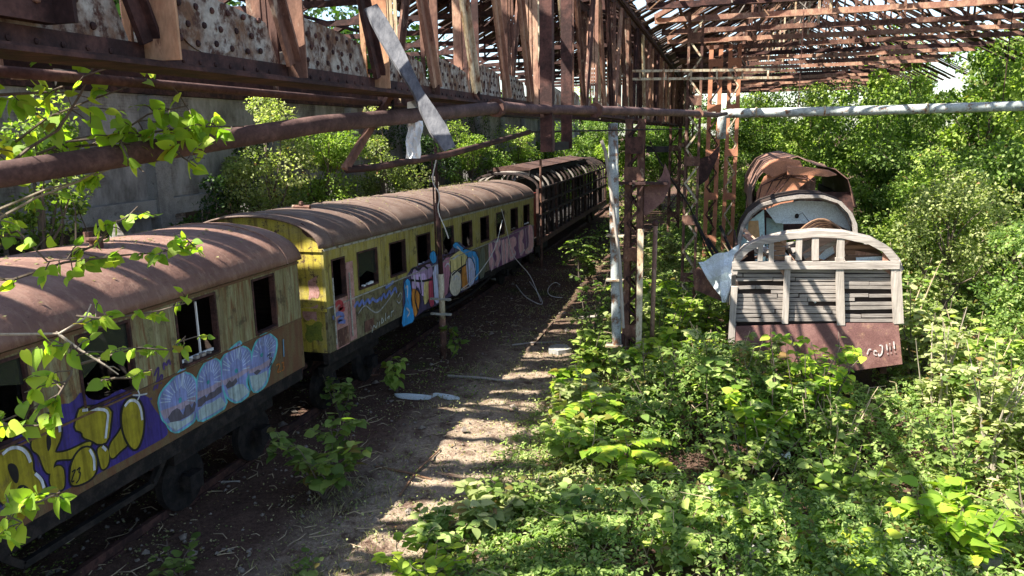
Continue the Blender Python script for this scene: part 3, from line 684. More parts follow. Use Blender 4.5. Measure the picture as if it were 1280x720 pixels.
# standing pole in front of the second carriage
b0 = onz(555, 447, 0); bx, by = b0[0], b0[1]
zt = 0
for z in np.arange(3, 7, .02):
    d = np.array([bx, by, z-CH]); py = 360-FPX*np.dot(d, up)/np.dot(d, fw)
    if py < 183: zt = z; break
t = Thing('thin_post', 'slim steel post with four small crossbars in front of the graffitied carriage', 'post', (bx, by, 0))
mb = MB(); mb.tube([(bx, by, -.05), (bx, by, 1.0)], .085, 10); t.part('lower_shaft', mb, 'rust', smooth=True)
mb = MB(); mb.tube([(bx, by, 1.0), (bx, by, 2.15)], .075, 10); t.part('sunlit_shaft', mb, 'rust_cream', smooth=True)  # sunlit stretch above a darker foot, light and shade put into the colour
mb = MB(); mb.tube([(bx, by, 2.15), (bx-.02, by, 3.9)], .06, 10); mb.tube([(bx-.1, by, 2.6), (bx-.12, by, 4.9)], .02, 6); mb.tube([(bx-.02, by, 3.9), (bx-.02, by, zt)], .035, 10); t.part('upper_shaft', mb, 'rust_dark', smooth=True)
for z in (1.12, 1.5): mb = MB(); mb.box(bx-.28, bx+.26, by-.09, by-.03, z, z+.05); t.part('crossbar', mb, 'trim')
mb = MB(); mb.tube(soft([(bx+.05, by-.06, zt-.2), (bx-.04, by-.1, 4.7), (bx-.1, by-.12, 4.4), (bx+.12, by-.12, 4.1), (bx+.0, by-.12, 3.75), (bx+.2, by-.12, 3.3), (bx+.28, by-.12, 3.05)]), .014, 6); t.part('cable', mb, 'cable')
b0 = onz(677, 335, 0); mb = MB(); mb.tube([(b0[0], b0[1], 0), (b0[0], b0[1], 4.5)], .05, 7)
single('slim_post', mb, 'rust', 'slim rusty post standing at the joint of the second and third carriages', 'post')
# cables hanging and coiled
for k, (pts, lab) in enumerate((
        ([(627, 262, -6.4), (632, 280, -6.4), (640, 318, -6.35), (650, 330, -6.2), (664, 345, -6.0), (676, 377, -5.6)], 'pale cable hanging from the second carriage roof to the path'),
        ([(628, 275, -6.4), (619, 312, -6.5), (604, 335, -6.7), (590, 352, -6.8), (572, 365, -6.85), (588, 358, -6.8)], 'pale cable drooping across the pink graffiti'))):
    mb = MB(); mb.tube(soft([onx(a, b, x) for a, b, x in pts]), .012, 6); single('hanging_cable', mb, 'cable', lab, 'cable')
for k, (pts, lab) in enumerate((
        ([(645, 356), (655, 370), (668, 378), (680, 382), (674, 368), (662, 352)], 'pale cable loop lying on the path below the pink graffiti'),
        ([(703, 372), (690, 371), (684, 366), (686, 358), (694, 352), (700, 356)], 'small curl of pale cable lying on the path near the burnt carriage'))):
    mb = MB(); mb.tube(soft([onz(a, b, .06+.03*(i % 2)) for i, (a, b) in enumerate(pts)], 3), .014, 6); single('coiled_cable', mb, 'cable', lab, 'cable')

# ------------------------------------------------------------ carriages
_pm = {}
def pm(c, rough=0.55):
    key = tuple(c)
    if key not in _pm:
        def f(n, b):
            co = coords(n, (1, 1, 1)); a = noise(n, co, 7, 8, 0.75)
            col = ramp(n, a, ((0.25, tuple(x*0.62 for x in c)), (0.55, c), (0.8, tuple(min(1, x*1.2) for x in c))))
            fl = noise(n, coords(n, (1, 1, .55)), 5, 9, 0.72)
            col = mix(n, ramp(n, fl, ((0.58, (0, 0, 0)), (0.68, (.7, .7, .7)))), col, (.11, .07, .04))
            st = noise(n, coords(n, (7, 7, .5)), 2.5, 5, 0.6)
            col = mix(n, 1.0, col, ramp(n, st, ((0.35, (.6, .58, .55)), (0.62, (1.12, 1.12, 1.12)))), 'MULTIPLY')
            L(n, col, b.inputs['Base Color']); b.inputs['Roughness'].default_value = rough; b.inputs['Specular IOR Level'].default_value = 0.3
        _pm[key] = mat('spray paint', f)
    return _pm[key]
def shear(mb, sl, y0):
    if sl:
        for v in mb.v: v[:, 2] += sl*(v[:, 1]-y0)
    return mb
def archpt(a, xc, hw, rise, ze):
    c, s = math.cos(a), math.sin(a)
    return xc+hw*math.copysign(abs(c)**0.94, c), ze+rise*abs(s)**1.0
def roof_shell(xc, hw, rise, ze, ys, th=0.04, n=22, droop=None):
    mb = MB(); V = []; k = n+1
    for (y, sc, dz) in ys:
        for r_ in (0, 1):
            for i in range(k):
                x, z = archpt(PI*i/n, xc, (hw-th*r_)*sc, (rise-th*r_)*(1-dz), ze)
                V.append((x, y, z-(0 if r_ == 0 else 0)))
    F = []; m_ = len(ys)
    for j in range(m_-1):
        a, b = j*2*k, (j+1)*2*k
        for i in range(n):
            F.append((a+i, a+i+1, b+i+1, b+i)); F.append((a+k+i, b+k+i, b+k+i+1, a+k+i+1))
        F.append((a, b, b+k, a+k)); F.append((a+n, a+k+n, b+k+n, b+n))
    for a in (0, (m_-1)*2*k):
        for i in range(n): F.append((a+i, a+i+1, a+k+i+1, a+k+i))
    mb.add(V, F); return mb
def carriage(name, label, Y0, Y1, zb, ze, rise, wins, zw0, zw1, belt, m_up, m_lo, m_roof, sl=0.0, X=-7.0, W=2.9, roof_ys=None, seam=0.9, endm='yellow', door=None, frames='rust_dark', gangway=True):
    t = Thing(name, label, 'railway carriage', (X-W/2, (Y0+Y1)/2, 0))
    S = lambda mb: shear(mb, sl, Y0)
    T = 0.05
    for side in (0, 1):  # far side gets a dark colour in place of interior shade
        xa, xb = (X-T, X) if side == 0 else (X-W, X-W+T)
        sp = sorted(wins+([door] if door else []))
        mb = MB()          # lower panel
        if door:
            mb.box(xa, xb, Y0, door[0], zb, belt); mb.box(xa, xb, door[1], Y1, zb, belt)
        else: mb.box(xa, xb, Y0, Y1, zb, belt)
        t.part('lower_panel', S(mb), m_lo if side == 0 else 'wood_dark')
        mb = MB(); y = Y0
        mb.box(xa, xb, Y0, Y1, zw1, ze)
        for (a, b) in sp:
            mb.box(xa, xb, y, a, belt, zw1)
            if zw0 > belt+.001: mb.box(xa, xb, a, b, belt, zw0)
            y = b
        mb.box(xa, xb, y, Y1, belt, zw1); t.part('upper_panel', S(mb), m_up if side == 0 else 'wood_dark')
        if side == 0:
            for (a, b) in sp:
                mb = MB(); f = 0.035
                mb.box(X-.08, X+.012, a, a+f, zw0, zw1); mb.box(X-.08, X+.012, b-f, b, zw0, zw1); mb.box(X-.08, X+.012, a+f, b-f, zw1-f, zw1); mb.box(X-.08, X+.03, a+f, b-f, zw0, zw0+f)
                t.part('window_frame', S(mb), frames)
            mb = MB(); mb.box(X+.0015, X+.018, Y0, Y1, belt-.03, belt-.005); mb.box(X+.0015, X+.03, Y0, Y1, ze-.06, ze-.02); t.part('belt_rail', S(mb), 'trim' if m_lo == 'khaki' else m_lo)
    # ends
    n = 20
    for q, (ya, yb) in enumerate(((Y0, Y0+T), (Y1-T, Y1))):
        xc = X-W/2
        for s_ in (-1, 1):
            mb = MB(); a0 = xc+s_*0.42; a1 = xc+s_*(W/2-T-.002)
            mb.box(min(a0, a1), max(a0, a1), ya, yb, zb, ze-.02); t.part('end_wall', S(mb), endm)
        mb = MB(); arc = [archpt(PI*i/n, xc, W/2-.03, rise-.05, ze) for i in range(n+1)]
        mb.prism([(x, ya, z) for x, z in arc]+[(xc-W/2+.03, ya, ze-.018), (xc+W/2-.03, ya, ze-.018)], (0, T, 0)); t.part('end_arch', S(mb), endm)
        mb = MB(); mb.box(xc-.42, xc+.42, ya+.012, yb-.01, zb, ze-.02); t.part('gangway_door', S(mb), 'black')
        if gangway:
            mb = MB(); yo = ya-.12 if q == 0 else yb
            for sx in (-.5, .42): mb.box(xc+sx, xc+sx+.08, yo, yo+.12, zb-.1, ze-.1)
            mb.box(xc-.42, xc+.42, yo, yo+.12, ze-.18, ze-.1); t.part('gangway_frame', S(mb), 'rust_dark')
        for sx in (-.88, .88):
            mb = MB(); yo = ya-.5 if q == 0 else yb
            mb.tube([(xc+sx, yo, zb-.28), (xc+sx, yo+.5, zb-.28)], .07, 10); yf = yo if q == 0 else yo+.46
            mb.tube([(xc+sx, yf, zb-.28), (xc+sx, yf+.04, zb-.28)], .21, 16); t.part('buffer', S(mb), 'rust_dark')
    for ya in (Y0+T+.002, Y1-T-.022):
        mb = MB(); mb.box(X-W+T+.01, X-T-.01, ya, ya+.02, zb+.09, ze-.03); t.part('shade_backing', S(mb), 'wood_dark')  # dark board added inside each end to paint the interior shade
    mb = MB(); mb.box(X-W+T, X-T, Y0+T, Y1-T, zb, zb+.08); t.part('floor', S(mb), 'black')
    for (a, b) in sp:
        if rng.random() < .6:
            mb = MB()
            for q in range(4): c0 = rng.uniform(a+.08, b-.12); mb.box(X-.07, X-.01, c0, c0+rng.uniform(.03, .1), zw0+f+.001, zw0+f+rng.uniform(.02, .05))
            t.part('sill_rubble', S(mb), 'white' if rng.random() < .5 else 'wood_y')
        if rng.random() < .5:
            mb = MB(); z1_ = rng.uniform(zw0+.2, zw1-.2); mb.prism([(X-.035, a+f, zw1-f), (X-.035, b-f, zw1-f), (X-.035, b-f, z1_), (X-.035, (a+b)/2, z1_+.12), (X-.035, a+f, z1_-.1 if z1_ > zw0+.3 else z1_)], (.004, 0, 0)); t.part('broken_pane', S(mb), 'glass')
    # inner partitions, ceiling shading comes from the roof
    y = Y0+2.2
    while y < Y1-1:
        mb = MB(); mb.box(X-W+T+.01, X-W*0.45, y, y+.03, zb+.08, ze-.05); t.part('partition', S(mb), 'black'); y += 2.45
    # roof
    xc = X-W/2; hw = W/2+.06
    ys = roof_ys or [(Y0-.12, .97, .03), (Y0+.1, 1, 0), (Y1-.1, 1, 0), (Y1+.12, .97, .03)]
    ys2 = []
    for i in range(len(ys)-1):
        nn = max(1, int((ys[i+1][0]-ys[i][0])/1.0))
        for j in range(nn):
            f = j/nn; ys2.append(tuple(ys[i][q]*(1-f)+ys[i+1][q]*f for q in range(3)))
    ys2.append(ys[-1])
    ro = t.part('roof', S(roof_shell(xc, hw, rise, ze, ys2)), m_roof, smooth=True)
    y = ys[1][0]+.2
    while y < ys[-2][0]:
        mb = MB(); pts = [archpt(PI*i/24, xc, hw+.004, rise+.004, ze) for i in range(0, 25)]
        mb.tube([(x, y+rng.normal()*.004, z) for x, z in pts], .015, 6); t.part('roof_seam', S(mb), m_roof, ro); y += seam
    # running gear
    mb = MB(); mb.box(X-.16, X-.05, Y0+.02, Y1-.02, zb-.24, zb-.03); mb.box(X-.2, X-.02, Y0+.02, Y1-.02, zb-.03, zb-.004)
    mb.box(X-W+.05, X-W+.16, Y0+.02, Y1-.02, zb-.24, zb-.004); t.part('sole_bar', S(mb), 'black')
    mb = MB(); yc = (Y0+Y1)/2
    mb.bar((X-.3, Y0+3.2, zb-.24), (X-.3, yc-1, zb-.6), .08, .08); mb.bar((X-.3, Y1-3.2, zb-.24), (X-.3, yc+1, zb-.6), .08, .08); mb.bar((X-.3, yc-1, zb-.6), (X-.3, yc+1, zb-.6), .08, .08)
    t.part('truss_rod', S(mb), 'black')
    for yb in (Y0+1.7, Y1-1.7):
        z0 = sl*(yb-Y0)
        mb = MB(); mb.box(X-.55, X-.42, yb-1.25, yb+1.25, zb-.62+z0, zb-.42+z0); mb.box(X-W+.42, X-W+.55, yb-1.25, yb+1.25, zb-.62+z0, zb-.42+z0); mb.box(X-W+.55, X-.55, yb-.2, yb+.2, zb-.6+z0, zb-.3+z0)
        bo = t.part('bogie', mb, 'black')
        for yw in (yb-.9, yb+.9):
            for xw in (X-.72, X-W+.6):
                mb = MB(); r0 = .46; cz = .46+.02
                mb.tube([(xw, yw, cz), (xw+.12, yw, cz)], r0, 20); mb.tube([(xw+.12, yw, cz), (xw+.2, yw, cz)], .12, 10); t.part('wheel', mb, 'black', bo)  # near black wheels, shade under the carriage put into their colour
            mb = MB(); mb.tube([(X-W+.72, yw, .48), (X-.72, yw, .48)], .07, 8); t.part('axle', mb, 'black', bo)
            mb = MB(); mb.box(X-.5, X-.36, yw-.14, yw+.14, .36, .62); t.part('axle_box', mb, 'black', bo)
    return t, S
LAYC = [0]
def poly(th, name, pts, mt, lay, X=-7.0, label=None, parent=None):
    LAYC[0] += 1; mb = MB(); x = X+.0035+.0022*lay+.00011*LAYC[0]; mb.sheet([onx(a, b, x) for a, b in pts]); return th.part(name, mb, mt, parent, label, recalc=False)
def smooth_poly(pts, it=2):
    for _ in range(it):
        q = []
        for i in range(len(pts)):
            a, b = pts[i], pts[(i+1) % len(pts)]
            q += [(a[0]*.75+b[0]*.25, a[1]*.75+b[1]*.25), (a[0]*.25+b[0]*.75, a[1]*.25+b[1]*.75)]
        pts = q
    return pts
def ribbon(mb, P, w, nrm):
    P = [np.array(p, float) for p in P]; nrm = np.array(nrm, float); k = len(P); V = []
    for i in range(k):
        d = P[min(i+1, k-1)]-P[max(i-1, 0)]; d /= np.linalg.norm(d); s_ = np.cross(nrm, d)*w/2
        V += [P[i]-s_, P[i]+s_]
    mb.add(V, [(2*i, 2*i+1, 2*i+3, 2*i+2) for i in range(k-1)])
def strokes(th, name, lines, w, mt, lay, X=-7.0, label=None, parent=None, Yp=None):
    mb = MB(); LAYC[0] += 1
    for li, ln in enumerate(lines):
        if len(ln) > 2: ln = soft(ln)
        if Yp is None: ribbon(mb, [onx(a, b, X+.0035+.0022*lay+.00011*LAYC[0]+.0001*(li % 9)) for a, b in ln], w, (1, 0, 0))
        else: ribbon(mb, [ony(a, b, Yp-.004-.0004*(li % 9)) for a, b in ln], w, (0, -1, 0))
    return th.part(name, mb, mt, parent, label, recalc=False)
def grow(pts, r):
    c = (sum(p[0] for p in pts)/len(pts), sum(p[1] for p in pts)/len(pts)); n = len(pts); out = []
    ar = sum(pts[i][0]*pts[(i+1) % n][1]-pts[(i+1) % n][0]*pts[i][1] for i in range(n)); sg = 1 if ar > 0 else -1
    for i in range(n):
        a, b, c_ = pts[i-1], pts[i], pts[(i+1) % n]
        d1 = np.array([b[0]-a[0], b[1]-a[1]]); d2 = np.array([c_[0]-b[0], c_[1]-b[1]])
        n1 = np.array([d1[1], -d1[0]])/(np.linalg.norm(d1)+1e-6); n2 = np.array([d2[1], -d2[0]])/(np.linalg.norm(d2)+1e-6); q = n1+n2; q /= (np.linalg.norm(q)+.3)
        out.append((b[0]+sg*q[0]*r*1.2, b[1]+sg*q[1]*r*1.2))
    return out

# ---- first carriage
c1, S1 = carriage('passenger_carriage', 'nearest olive carriage with red brown roof and yellow and blue graffiti letters', 2.2, 11.3, 1.5, 3.42, .66,
    [(2.5, 3.3), (3.7, 4.6), (5.0, 5.92), (6.56, 7.4), (8.19, 9.06), (9.94, 10.57)], 2.42, 3.33, 2.40, 'olive', 'olive_lower', 'roof', seam=.88,
    roof_ys=[(2.0, 1, 0), (10.7, 1, 0), (11.2, .995, .02), (11.42, .975, .09)])
V1 = [ony(121, 300, 8.3)]
mb = MB(); v = onx(121, 308, -8.2); mb.tube([(v[0], v[1], v[2]-.12), (v[0], v[1], v[2]+.1)], .09, 10); mb.tube([(v[0]-.12, v[1], v[2]+.06), (v[0]-.12, v[1], v[2]+.2)], .06, 8); mb.tube([(v[0], v[1], v[2]+.1), (v[0], v[1], v[2]+.13)], .13, 10); c1.part('roof_vent', mb, 'rust')
# white broken sash in the window
mb = MB(); y0 = 8.24; mb.box(-7.1, -7.075, 8.22, 8.25, 2.46, 3.1); mb.box(-7.1, -7.07, 8.25, 9.0, 2.46, 2.50); mb.box(-7.1, -7.075, 8.72, 8.74, 2.5, 3.25); c1.part('broken_sash', mb, 'white')
mb = MB(); mb.box(-7.09, -7.07, 9.975, 10.0, 2.46, 3.25); c1.part('broken_sash', mb, 'white')
BLK = pm((.012, .011, .015)); YEL = pm((.29, .25, .018)); IND = pm((.045, .03, .20)); WHT = pm((.55, .60, .66)); CYA = pm((.12, .46, .50)); LAV = pm((.22, .27, .55)); MAU = pm((.10, .09, .12)); PLI = pm((.36, .30, .40)); PWH = pm((.36, .46, .48)); ORA = pm((.42, .14, .03))
poly(c1, 'graffiti_background', smooth_poly([(-2, 592), (8, 560), (22, 543), (36, 545), (44, 530), (60, 515), (76, 505), (90, 504), (103, 487), (112, 500), (128, 500), (150, 486), (158, 488), (165, 492), (185, 494), (190, 507), (200, 520), (206, 530), (210, 538), (209, 545), (190, 556), (150, 578), (100, 604), (50, 627), (-2, 648)], 1), IND, 0)
def letter(th, pts, fill, edge, r, lay=1, sm=2):
    q = smooth_poly(pts, sm)
    o = poly(th, 'graffiti_letter', grow(q, r), edge, lay); p = poly(th, 'letter_fill', q, fill, lay+1, parent=o); return o
Bl = letter(c1, [(-4, 566), (8, 557), (24, 556), (36, 563), (41, 575), (41, 590), (52, 598), (58, 610), (56, 620), (40, 626), (22, 630), (-4, 632)], YEL, BLK, 2.6)
poly(c1, 'letter_counter', smooth_poly([(8, 581), (16, 578), (23, 585), (24, 600), (20, 606), (13, 596)]), BLK, 3, parent=Bl)
poly(c1, 'letter_counter', smooth_poly([(21, 608), (30, 605), (38, 612), (41, 622), (30, 624), (22, 618)]), BLK, 3, parent=Bl)
Rl = letter(c1, [(39, 562), (40, 548), (47, 535), (52, 522), (62, 516), (72, 520), (77, 532), (76, 548), (70, 560), (68, 567), (86, 564), (113, 550), (115, 557), (98, 566), (92, 574), (76, 574), (68, 576), (66, 592), (58, 592), (52, 578), (49, 568)], YEL, BLK, 2.2)
poly(c1, 'letter_counter', smooth_poly([(58, 542), (64, 546), (64, 558), (60, 566), (58, 556)]), BLK, 3, parent=Rl)
l2 = letter(c1, [(63, 590), (70, 582), (79, 583), (81, 598), (80, 612), (70, 614), (62, 606)], YEL, BLK, 1.8)
letter(c1, [(100, 509), (120, 508), (140, 510), (138, 530), (135, 552), (124, 556), (114, 550), (104, 547), (103, 540), (93, 537), (96, 522)], YEL, BLK, 2.4, sm=1)
o3 = letter(c1, [(88, 588), (92, 573), (102, 560), (114, 559), (121, 572), (121, 588), (113, 600), (96, 607), (88, 606)], YEL, BLK, 2.4, lay=3)
letter(c1, [(121, 562), (128, 556), (135, 560), (137, 572), (134, 584), (127, 588), (124, 574)], YEL, BLK, 2)
letter(c1, [(138, 554), (148, 542), (153, 532), (160, 545), (160, 556), (150, 564), (140, 575), (136, 566)], YEL, BLK, 2)
letter(c1, [(152, 520), (156, 503), (166, 496), (176, 503), (180, 522), (178, 546), (170, 564), (161, 556), (154, 540)], YEL, BLK, 2.6, lay=3)
strokes(c1, 'paint_highlight', [[(3, 568), (12, 560), (24, 559), (34, 566), (38, 578)], [(44, 592), (52, 599), (55, 610)], [(103, 513), (120, 511), (136, 513), (134, 530), (132, 548)], [(112, 562), (118, 572), (118, 588)], [(128, 558), (133, 563)], [(156, 508), (162, 500), (171, 501), (176, 510), (178, 525)], [(69, 519), (74, 526), (75, 540)]], .035, WHT, 6)
strokes(c1, 'paint_highlight', [[(172, 487), (175, 494), (172, 500)], [(166, 494), (175, 494), (184, 492)]], .02, WHT, 6)
strokes(c1, 'graffiti_number', [[(90, 590), (95, 586), (91, 596), (89, 603), (93, 601)], [(96, 588), (101, 583), (98, 591), (101, 590), (99, 600), (95, 604)]], .018, BLK, 6)
strokes(c1, 'graffiti_tag', [[(193, 470), (196, 462), (199, 458), (197, 475), (192, 488)], [(205, 462), (204, 452), (209, 458), (211, 448), (213, 456)], [(186, 500), (190, 498)], [(196, 486), (200, 470), (204, 468), (201, 480)]], .03, pm((.07, .04, .16)), 1, label='faint violet scrawl on the pier')
def ghost(outer, hole, band, teeth, low):
    q = smooth_poly(outer, 1)
    o = poly(c1, 'graffiti_letter', grow(q, 2.0), CYA, 1); poly(c1, 'letter_fill', q, LAV, 2, parent=o)
    poly(c1, 'letter_band', band, PLI, 3, parent=o)
    poly(c1, 'letter_shadow', teeth, MAU, 4, parent=o); poly(c1, 'letter_foot', low, PWH, 3, parent=o)
    poly(c1, 'letter_counter', smooth_poly(hole, 1), pm((.05, .30, .36)), 4, parent=o)
    # fan strokes
    cx = sum(a for a, b in hole)/len(hole); cy = sum(b for a, b in hole)/len(hole); ln = []
    top = [p for p in q if p[1] < cy+4]
    for p in top[::1]: ln.append([(cx+(p[0]-cx)*.45, cy+(p[1]-cy)*.45), (cx+(p[0]-cx)*.93, cy+(p[1]-cy)*.93)])
    strokes(c1, 'letter_hatching', ln, .016, pm((.42, .52, .72)), 4, parent=o)
ghost([(198.4, 501), (203, 489), (214, 477), (226, 464), (230, 459), (231, 467), (238, 468), (244, 475), (246, 484), (245, 498), (246.5, 511), (244, 525), (232, 534), (220, 541), (212, 536), (209, 529), (203, 524), (200, 511)], [(223, 498), (227, 496), (227, 502), (224, 505)],
      [(200, 514), (222, 506), (245, 494), (245, 502), (224, 514), (206, 524)], [(210, 522), (215, 514), (221, 510), (225, 512), (229, 519), (232, 507), (237, 505), (240, 510), (243, 501), (245, 505), (243, 514), (236, 520), (224, 526), (213, 528)], [(208, 530), (216, 527), (228, 526), (243, 516), (241, 525), (220, 539)])
ghost([(246.5, 486), (247, 473), (254, 458), (263, 448), (271, 449.5), (276, 455), (277, 473), (278.5, 489), (284, 507), (266, 519), (249, 527.5), (245.6, 518)], [(258, 477), (262, 474), (262, 479), (259, 481)],
      [(247, 490), (262, 484), (278, 474), (278, 481), (262, 492), (247, 498)], [(247, 500), (256, 494), (258, 497), (262, 491), (268, 489), (271, 485), (277, 482), (277, 490), (268, 497), (257, 502), (252, 508), (247, 509)], [(248, 513), (256, 506), (265, 503), (276, 496), (283, 506), (266, 517), (249, 526)])
ghost([(277, 456), (278, 448), (290, 435.5), (298, 429), (300.5, 427), (301, 433), (310, 436), (314.5, 444), (312.5, 464), (306, 478), (313, 491), (297, 504), (285.5, 498), (281, 490), (278, 480)], [(293, 462), (297, 460), (298, 465), (294, 467)],
      [(278, 476), (296, 468), (312, 456), (312, 463), (296, 474), (280, 482)], [(282, 482), (287, 475), (290, 478), (295, 472), (297, 477), (293, 482), (284, 486)], [(284, 488), (297, 480), (304, 480), (312, 490), (297, 502), (287, 497)])
ghost([(314.5, 450), (318, 433), (325.5, 421), (334, 416.5), (341, 421), (346, 426), (343.5, 444), (337, 458), (334.5, 473), (330, 483), (319, 491), (314, 484), (311, 467)], [(325, 443), (329, 440), (329, 445), (326, 447)],
      [(312, 462), (326, 456), (341, 446), (338, 456), (324, 464), (311, 467)], [(317, 466), (322, 462), (327, 463), (321, 469)], [(312, 470), (324, 468), (334, 463), (334, 472), (329, 482), (319, 490), (315, 484)])
strokes(c1, 'graffiti_tag', [[(334, 446), (339, 440), (336, 449), (341, 446), (337, 456)], [(335, 460), (341, 452), (338, 462)]], .014, BLK, 7)
strokes(c1, 'graffiti_number', [[(345, 457), (349, 454), (350, 458), (346, 466), (351, 464)], [(352, 454), (355, 452), (354, 457), (353.5, 457.5), (355.5, 458.5), (354, 463), (352, 463)]], .022, ORA, 2, label='orange number 23')
strokes(c1, 'graffiti_tag', [[(354, 424), (355, 446)]], .03, pm((.15, .32, .48)), 2)

# ---- second carriage
wins2 = [(13.51, 14.45), (15.06, 15.96), (16.64, 17.54), (18.4, 19.29), (19.95, 20.91), (21.69, 22.61), (23.42, 24.4), (25.2, 26.2), (27.0, 27.95)]
c2, S2 = carriage('passenger_carriage', 'long yellow and khaki carriage with brown roof and colourful graffiti', 12.2, 28.65, 1.47, 3.49, .62, wins2, 2.45, 3.24, 2.36,
    'yellow_dull', 'khaki', 'roof2', sl=-.0245, seam=1.6, door=(12.46, 13.0))
T2 = c2
mb = MB(); mb.box(-7.05, -6.99, 12.475, 12.985, 1.47, 2.44); dr = T2.part('door', S2(mb), 'pinkish')
mb = MB(); mb.box(-6.985, -6.975, 12.52, 12.94, 1.5, 1.85); T2.part('step_plate', S2(mb), 'rust', dr)
for yy in (12.4, 13.06): mb = MB(); mb.tube([(-6.95, yy, 1.6), (-6.95, yy, 2.9)], .015, 6); T2.part('handrail', S2(mb), 'trim')
mb = MB(); mb.box(-7.02, -6.985, 13.02, 13.3, 1.5, 3.1); T2.part('door_jamb', S2(mb), 'pinkish')
mb = MB(); v = onx(377, 262, -8.3); mb.tube([(v[0], v[1], v[2]-.3), (v[0], v[1], v[2]+.1)], .03, 6); mb.tube([(v[0]-.2, v[1], v[2]+.05), (v[0]+.2, v[1], v[2]+.05)], .05, 6); mb.ball((v[0], v[1], v[2]+.12), (.06, .06, .06)); T2.part('roof_vent', mb, 'rust')
for pts, mt_ in (([(384, 352), (389, 349), (397, 344), (394, 354), (400, 362), (398, 374), (391, 371), (385, 377), (387, 364)], 'pinkish'), ([(380, 384), (389, 385), (399, 379), (395, 389), (397, 403), (390, 398), (384, 402), (377, 394)], 'pinkish'), ([(381, 404), (388, 408), (396, 401), (404, 404), (401, 415), (405, 428), (394, 424), (387, 430), (380, 420), (384, 412)], 'moss'), ([(372, 275), (392, 290), (397, 298), (380, 296)], 'rust_dark')):
    mb = MB(); mb.sheet([ony(a, b, 12.196) for a, b in smooth_poly(pts, 1)]); T2.part('peeled_patch', mb, mt_, recalc=False)
mb = MB(); mb.box(-8.0, -7.0, 12.17, 12.197, 2.28, 2.34); mb.box(-7.98, -7.0, 12.17, 12.197, 3.42, 3.47); T2.part('end_rail', mb, 'yellow')
BLU = pm((.04, .36, .78)); BL2 = pm((.12, .18, .50)); MV = pm((.62, .45, .74)); PK = pm((.78, .44, .44)); DKP = pm((.22, .08, .20)); YL2 = pm((.78, .66, .26)); OR2 = pm((.66, .27, .05)); RD = pm((.56, .08, .14)); CR = pm((.8, .74, .56)); LV2 = pm((.62, .66, .88)); DK = pm((.02, .02, .03))
def blob(pts, c, lay=1, edge=DK, r=.9):
    cx_ = sum(p[0] for p in pts)/len(pts); cy_ = sum(p[1] for p in pts)/len(pts); pts = [(cx_+(p[0]-cx_)*1.14, cy_+(p[1]-cy_)*1.08) for p in pts]
    q = smooth_poly(pts, 1); o = poly(T2, 'graffiti_letter', grow(q, r), edge, lay); poly(T2, 'letter_fill', q, c, lay+1, parent=o)
poly(T2, 'graffiti_background', [(504, 352), (514, 336), (530, 328), (545, 318), (560, 318), (568, 305), (574, 302), (584, 311), (597, 315), (598, 352), (580, 364), (560, 372), (545, 382), (530, 388), (520, 396), (504, 404)], pm((.09, .07, .15)), 0)
blob([(505, 356), (511, 349), (514, 365), (513, 378), (516, 389), (517, 400), (509, 404), (503, 407), (505, 388), (508, 374)], BLU)
blob([(514, 340), (520, 334), (525, 338), (530, 332), (538, 330), (540, 346), (528, 350), (516, 350)], pm((.40, .28, .46)))
blob([(516, 345), (524, 344), (531, 342), (533, 354), (530, 370), (526, 368), (522, 356), (520, 370), (516, 362)], MV)
blob([(515, 362), (520, 362), (525, 371), (522, 390), (518, 396), (516, 380)], OR2)
blob([(530, 352), (535, 349), (537, 364), (535, 376), (530, 381)], YL2)
blob([(536, 350), (541, 346), (543, 378), (539, 384), (536, 374)], RD)
blob([(542, 336), (548, 330), (552, 345), (552, 374), (544, 379), (542, 360)], LV2)
blob([(553, 330), (559, 322), (566, 326), (566, 345), (562, 362), (555, 370), (552, 350)], pm((.50, .22, .30)))
blob([(562, 324), (570, 317), (578, 312), (583, 318), (581, 332), (570, 340), (564, 342)], YL2)
blob([(563, 345), (570, 338), (577, 346), (576, 362), (569, 370), (563, 364)], CR, 3)
blob([(576, 338), (583, 330), (588, 340), (584, 358), (578, 362)], OR2, 3)
blob([(583, 326), (588, 322), (593, 334), (593, 352), (586, 358), (584, 344)], LV2, 3)
blob([(567, 309), (572, 303), (577, 309), (584, 313), (596, 316), (597, 345), (592, 350), (588, 325), (578, 314)], BLU)
blob([(537, 318), (543, 313), (546, 326), (540, 330)], BLU)
strokes(T2, 'paint_highlight', [[(517, 345), (520, 356)], [(525, 343), (528, 356)], [(545, 340), (549, 352)], [(556, 334), (560, 328), (563, 334)], [(567, 350), (571, 343), (574, 350)], [(566, 324), (573, 319)], [(586, 340), (590, 334), (591, 345)], [(507, 360), (510, 356), (509, 372)], [(508, 385), (513, 390), (509, 396)], [(571, 308), (576, 313)], [(590, 320), (594, 326), (594, 338)]], .05, pm((.62, .64, .70)), 6)
strokes(T2, 'letter_outline', [[(514, 342), (518, 333), (523, 339), (529, 331), (535, 336)], [(524, 346), (527, 368)], [(521, 358), (518, 372), (523, 390)], [(541, 345), (543, 380)], [(552, 335), (553, 372)], [(563, 326), (564, 345), (560, 366)], [(577, 320), (577, 360)], [(584, 318), (586, 356)], [(514, 350), (528, 352), (540, 349)], [(565, 344), (574, 336), (583, 330)]], .055, DK, 5)
strokes(T2, 'letter_outline', [[(611, 306), (613, 318), (618, 324), (614, 339)], [(618, 303), (625, 300), (622, 312), (627, 320), (622, 334)], [(627, 300), (628, 331)], [(632, 299), (632, 329)], [(636, 299), (637, 326), (645, 316)], [(648, 293), (649, 320), (656, 312)], [(657, 286), (659, 318), (666, 310)]], .05, pm((.60, .55, .58)), 5)
